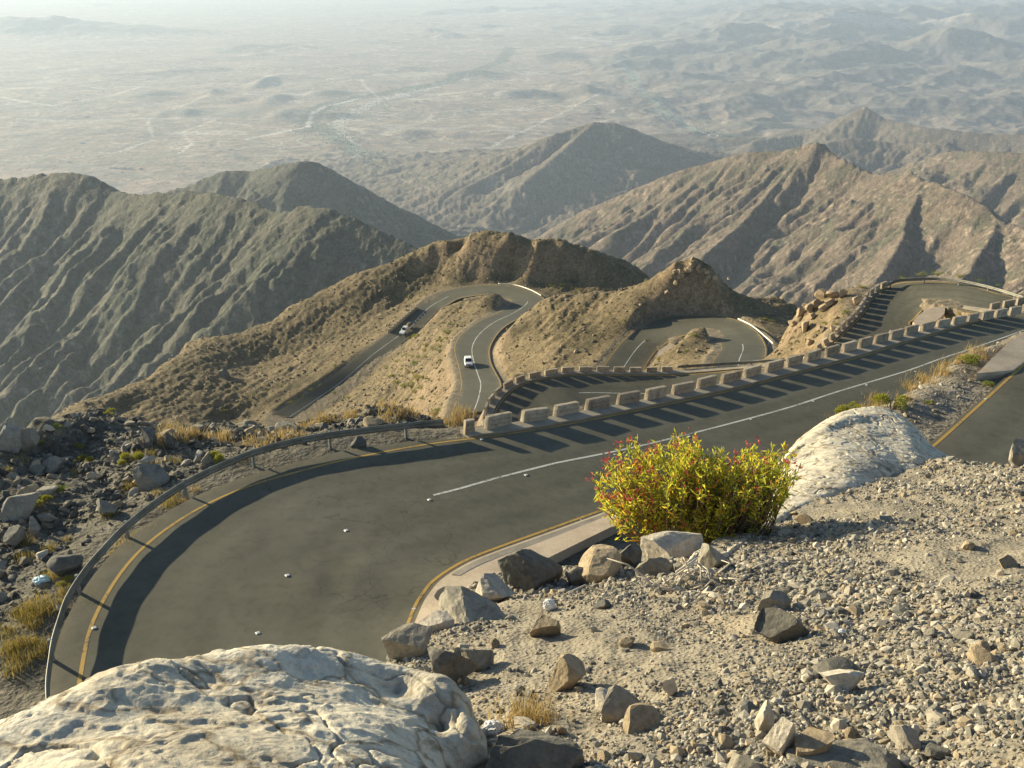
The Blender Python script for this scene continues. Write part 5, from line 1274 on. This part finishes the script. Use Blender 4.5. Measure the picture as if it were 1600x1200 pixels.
# ------------------------------------------------------------------ vehicles
M_WPAINT = mat_flat('white_car_paint', (.78, .77, .74), .3, 0, .04, 2); M_GLASS = mat_flat('dark_car_glass', (.02, .022, .025), .12); M_TYRE = mat_flat('tyre_rubber', (.03, .03, .03), .85); M_RIM = mat_flat('wheel_steel', (.45, .45, .44), .4, .6); M_BUMP = mat_flat('bumper_plastic', (.16, .16, .15), .6); M_LAMP = mat_flat('lamp_glass', (.75, .74, .70), .15); M_TAIL = mat_flat('red_lamp_glass', (.45, .03, .02), .25)
M_LOAD = mat_flat('brown_tarpaulin', (.20, .15, .10), .9); M_ORANGE = mat_flat('orange_stripe_paint', (.60, .20, .05), .4)
def loft(name, secs, mat, parent, bevel=.05, smooth=True):
    # secs: (x, half width, z bottom, z top, top half width)
    V = []; Fs = []
    for x, w, z0, z1, wt in secs: V += [(x, -w, z0), (x, -w*1.0, (z0*.45+z1*.55)), (x, -wt, z1), (x, wt, z1), (x, w, (z0*.45+z1*.55)), (x, w, z0)]
    n = 6
    for i in range(len(secs)-1):
        for k in range(n): Fs.append((i*n+k, i*n+(k+1) % n, (i+1)*n+(k+1) % n, (i+1)*n+k))
    Fs.append(tuple(range(n))[::-1]); Fs.append(tuple(range((len(secs)-1)*n, len(secs)*n)))
    mb = MB(); mb.add(V, Fs); o = mb.build(name, mat, parent, False, bevel, 2)
    bm = bmesh.new(); bm.from_mesh(o.data); bmesh.ops.recalc_face_normals(bm, faces=bm.faces); bm.to_mesh(o.data); bm.free(); return o
def quad(name, P, mat, parent, th=.015):
    P = [Vector(p) for p in P]; n = (P[1]-P[0]).cross(P[3]-P[0]).normalized()*th
    mb = MB(); mb.add(P+[p+n for p in P], [(3, 2, 1, 0), (4, 5, 6, 7), (0, 1, 5, 4), (1, 2, 6, 5), (2, 3, 7, 6), (3, 0, 4, 7)]); return mb.build(name, mat, parent)
def wheel(x, y, r, parent):
    mb = MB(); V = []; Fs = []; n = 20; pr = [(.11, r*.62), (.11, r*.9), (.08, r), (-.08, r), (-.11, r*.9), (-.11, r*.62)]
    for k in range(n):
        t = 2*math.pi*k/n
        for h, q in pr: V.append((x+q*math.cos(t), y+h, r+q*math.sin(t)))
    m = len(pr)
    for k in range(n):
        for j in range(m): Fs.append((k*m+j, k*m+(j+1) % m, ((k+1) % n)*m+(j+1) % m, ((k+1) % n)*m+j))
    mb.add(V, Fs); w = mb.build('wheel', M_TYRE, parent, True)
    rb = MB(); rb.tube([(x, y-.09, r), (x, y+.09, r)], r*.6, 16); rb.build('rim', M_RIM, w)
    return w
def place_vehicle(root, road, u, v, z0, u2, v2, seg=None):
    p = on_road(road, u, v, z0); q = on_road(road, u2, v2, z0); d = q-p; root.location = (p[0], p[1], road_z(road, p[0], p[1])+.01)
    root.rotation_euler = (0, -math.atan2(d[2], math.hypot(d[0], d[1])), math.atan2(d[1], d[0]))
def make_suv():
    r = empty('passenger_car', (0, 0, 0)); tag(r, 'white estate car with dark windscreen driving towards the near bend', 'car')
    b = loft('body', [(-2.25, .80, .55, 1.05, .80), (-2.2, .88, .42, 1.15, .86), (-1.3, .90, .38, 1.16, .87), (0, .90, .38, 1.14, .86), (1.0, .90, .38, 1.10, .84), (2.05, .86, .42, .98, .78), (2.3, .76, .50, .85, .70)], M_WPAINT, r)
    loft('roof', [(-2.15, .80, 1.10, 1.30, .74), (-1.95, .82, 1.10, 1.72, .68), (-.5, .84, 1.10, 1.78, .70), (.35, .84, 1.10, 1.74, .68), (1.12, .82, 1.08, 1.14, .78)], M_WPAINT, r)
    quad('windscreen', [(1.08, -.72, 1.19), (1.08, .72, 1.19), (.46, .62, 1.70), (.46, -.62, 1.70)], M_GLASS, r, .03)
    quad('rear_window', [(-2.14, .66, 1.30), (-2.14, -.66, 1.30), (-2.0, -.60, 1.66), (-2.0, .60, 1.66)], M_GLASS, r, .03)
    for s in (-1, 1):
        for a, c in ((-1.75, -.95), (-.85, -.05), (.05, .62)):
            P = [(a, s*.835, 1.20), (c, s*.835, 1.20), (min(c, c-.12*(c > .5)), s*.735, 1.62), (a, s*.735, 1.62)]; quad('side_window', P if s < 0 else P[::-1], M_GLASS, r, .02)
        mb = MB(); mb.box((2.2, s*.58, .78), (.14, .32, .16)); mb.build('headlight', M_LAMP, r, False, .03); mb = MB(); mb.box((-2.24, s*.74, .92), (.08, .14, .36)); mb.build('tail_light', M_TAIL, r, False, .02)
        mb = MB(); mb.box((.72, s*.98, 1.20), (.12, .16, .14)); mb.build('mirror', M_BUMP, r, False, .03)
        for x in (-1.4, 1.42): wheel(x, s*.80, .36, r)
    mb = MB(); mb.box((2.28, 0, .52), (.16, 1.6, .22)); mb.build('bumper', M_BUMP, r, False, .05); mb = MB(); mb.box((-2.26, 0, .56), (.16, 1.6, .22)); mb.build('bumper', M_BUMP, r, False, .05)
    mb = MB(); mb.box((2.29, 0, .74), (.06, .8, .14)); mb.build('grille', M_BUMP, r, False, .02)
    return r
def make_truck():
    r = empty('pickup_truck', (0, 0, 0)); tag(r, 'white pickup truck with a loaded bed coming down the far leg', 'pickup truck')
    loft('body', [(-.1, .86, .45, 1.12, .85), (.9, .9, .42, 1.14, .86), (1.7, .9, .42, 1.12, .84), (2.6, .86, .46, 1.04, .80), (2.85, .78, .52, .9, .72)], M_WPAINT, r)
    loft('cab', [(-.15, .84, 1.08, 1.60, .70), (.0, .85, 1.08, 1.82, .68), (.85, .85, 1.08, 1.84, .68), (1.55, .83, 1.08, 1.16, .78)], M_WPAINT, r)
    quad('windscreen', [(1.52, -.72, 1.2), (1.52, .72, 1.2), (.96, .62, 1.76), (.96, -.62, 1.76)], M_GLASS, r, .03)
    for s in (-1, 1):
        P = [(.1, s*.845, 1.2), (1.15, s*.845, 1.2), (.82, s*.735, 1.68), (.1, s*.735, 1.68)]; quad('side_window', P if s < 0 else P[::-1], M_GLASS, r, .02)
        mb = MB(); mb.box((-1.55, s*.86, .92), (2.6, .06, .62)); mb.build('bed_side', M_WPAINT, r, False, .015)
        P = [(-.1, s*.91, .72), (1.9, s*.91, .72), (1.9, s*.91, .86), (-.1, s*.91, .86)]; quad('stripe', P if s < 0 else P[::-1], M_ORANGE, r, .012)
        mb = MB(); mb.box((2.76, s*.58, .80), (.14, .32, .18)); mb.build('headlight', M_LAMP, r, False, .03); mb = MB(); mb.box((1.2, s*1.0, 1.22), (.12, .18, .18)); mb.build('mirror', M_BUMP, r, False, .03)
        for x in (-1.7, 1.9): wheel(x, s*.80, .38, r)
    mb = MB(); mb.box((-1.55, 0, .64), (2.66, 1.72, .1)); mb.box((-2.86, 0, .92), (.06, 1.7, .6)); mb.box((-.24, 0, .92), (.06, 1.7, .6)); mb.build('bed_floor', M_BUMP, r)
    mb = MB(); mb.box((2.86, 0, .54), (.16, 1.7, .24)); mb.build('bumper', M_BUMP, r, False, .05)
    V, Fc = rock_verts(4, np.random.default_rng(9), 6, .1, (1.28, .84, .62)); o = mesh_np('load', V, Fc, M_LOAD, True); o.location = (-1.55, 0, 1.22); tag(o, 'brown tarpaulin covered load in the bed of the white pickup', 'load'); o.parent = None; r['_load'] = 1
    return r, o
car = make_suv(); place_vehicle(car, road3, 732, 571, -84.2, 736, 590)
trk, load = make_truck(); place_vehicle(trk, road3, 636, 517, -106, 622, 530)
bpy.context.view_layer.update(); load.matrix_world = trk.matrix_world @ Matrix.Translation((-1.55, 0, 1.22)); del trk['_load']
# ------------------------------------------------------------------ far plain: houses and trees
M_HOUSE = mat_flat('whitewashed_wall', (.72, .68, .60), .8, 0, .1, .2); M_HOUSE2 = mat_flat('mud_brick_wall', (.42, .33, .25), .9, 0, .15, .2); M_DOOR = mat_flat('dark_doorway', (.06, .05, .045), .8)
rh = random.Random(3)
for k, (u, v, w) in enumerate([(380,525,26), (352,524,16), (403,526,14), (1294,440,14), (1265,432,12), (1280,444,10), (235,316,14), (620,186,14), (1275,60,20), (1240,64,14), (1260,58,12), (1460,345,16), (1300,325,14), (1330,318,12), (1290,340,10), (270,365,12), (255,446,14), (215,508,10), (440,527,10), (590,96,12), (1370,140,10), (660,460,10), (720,470,12), (1545,245,14)]):
    p = Z(u/2, v/2, FLOOR); z = hz(p[0], p[1]); D = np.linalg.norm(p); L = w/2*D/F; Wd = L*.6; H = min(7, L*.35)
    r = empty('village_house', (p[0], p[1], z), rh.uniform(-.4, .4)); tag(r, 'tiny flat-roofed house far out on the hazy plain', 'house', 'houses on the plain')
    mb = MB(); mb.box((0, 0, H/2-.5), (L, Wd, H+1)); mb.box((L*.2, 0, H+H*.2), (L*.4, Wd*.8, H*.42)); mb.build('wall', M_HOUSE if k % 3 else M_HOUSE2, r)
    mb = MB(); mb.box((0, 0, H+.35), (L+.5, Wd+.5, .5)); mb.build('roof', M_HOUSE2, r)
for k, (u, v, w) in enumerate([(1120/2+800, 435/2, 12), (620/2+800, 440/2, 14), (600/2+800, 437/2, 10), (645/2+800, 442/2, 10)]):
    p = Z(u, v, FLOOR); z = hz(p[0], p[1]); D = np.linalg.norm(p); L = w/2*D/F; r = empty('village_house', (p[0], p[1], z), .2); tag(r, 'tiny flat-roofed house far out on the hazy plain', 'house', 'houses on the plain'); mb = MB(); mb.box((0, 0, 2), (L, L*.6, 6)); mb.build('wall', M_HOUSE, r); mb = MB(); mb.box((0, 0, 5.3), (L+.6, L*.6+.6, .5)); mb.build('roof', M_HOUSE2, r)
rng = np.random.default_rng(45); C = []
for path, wd_, _c in TRACKS[:3]+TRACKS[7:8]:
    Q = resample(np.array([Z(u, v, FLOOR)[:2] for u, v in path]), 12); k = rng.integers(0, len(Q), 900); C.append(Q[k]+rng.normal(0, wd_*.9, (900, 2)))
C.append(np.stack([rng.uniform(-3500, 4500, 3500), rng.uniform(4200, 10500, 3500)], 1)); C = np.concatenate(C); zc = height(C[:, 0], C[:, 1]); k = zc < FLOOR+70; C, zc = C[k], zc[k]
S = rng.uniform(1.6, 4.6, len(C)); P = np.stack([C[:, 0], C[:, 1], zc+S*.6], 1)
scatter('distant_trees', P, S, pal(len(P), rng, [(.07, .085, .045), (.09, .10, .055), (.055, .065, .04)]), M_HROCK, rng, 0)
#@@END
# ------------------------------------------------------------------ light, sky, haze
SUN_AZ = math.radians(-56); SUN_EL = math.radians(14.2)        # azimuth from +Y, clockwise positive
sd = Vector((math.sin(SUN_AZ)*math.cos(SUN_EL), math.cos(SUN_AZ)*math.cos(SUN_EL), math.sin(SUN_EL)))
sl = bpy.data.lights.new('sun', 'SUN'); so = bpy.data.objects.new('sun', sl); COL.objects.link(so)
sl.energy = 5.0; sl.angle = math.radians(.53); sl.color = (1.0, .885, .60)
so.rotation_euler = sd.to_track_quat('Z', 'Y').to_euler()
wd = bpy.data.worlds.new('World'); SC.world = wd; wd.use_nodes = True
sk = wd.node_tree.nodes.new('ShaderNodeTexSky'); sk.sky_type = 'NISHITA'; sk.sun_disc = False
sk.sun_elevation = SUN_EL; sk.sun_rotation = SUN_AZ; sk.altitude = 2200; sk.dust_density = 1.5
bg = wd.node_tree.nodes['Background']; bg.inputs['Strength'].default_value = .105
wm = wd.node_tree.nodes.new('ShaderNodeMix'); wm.data_type = 'RGBA'; wm.blend_type = 'MULTIPLY'; wm.inputs[0].default_value = 1.0; wm.inputs[7].default_value = (.99, 1.0, .95, 1)
wd.node_tree.links.new(sk.outputs['Color'], wm.inputs[6]); wd.node_tree.links.new(wm.outputs[2], bg.inputs['Color'])
HAZE = 5.2e-5
zmin = float(PZ.min())-1.0
hm = MB(); hm.box((0, 0, (zmin+14)/2), (126000, 126000, 14-zmin))
hmt = bpy.data.materials.new('haze_air'); hmt.use_nodes = True
for n in list(hmt.node_tree.nodes):
    if n.type == 'BSDF_PRINCIPLED': hmt.node_tree.nodes.remove(n)
pv = hmt.node_tree.nodes.new('ShaderNodeVolumePrincipled')
pv.inputs['Density'].default_value = HAZE; pv.inputs['Color'].default_value = (.70, .82, 1.0, 1); pv.inputs['Anisotropy'].default_value = .25
hmt.node_tree.links.new(pv.outputs['Volume'], hmt.node_tree.nodes['Material Output'].inputs['Volume'])
tag(hm.build('haze', hmt), kind='stuff')
SC.view_settings.view_transform = 'Standard'; SC.view_settings.look = 'None'; SC.view_settings.exposure = 0.9; SC.view_settings.gamma = 1
SC.cycles.use_denoising = True
SC.cycles.max_bounces = 4; SC.cycles.diffuse_bounces = 2; SC.cycles.volume_bounces = 1; SC.cycles.transparent_max_bounces = 8
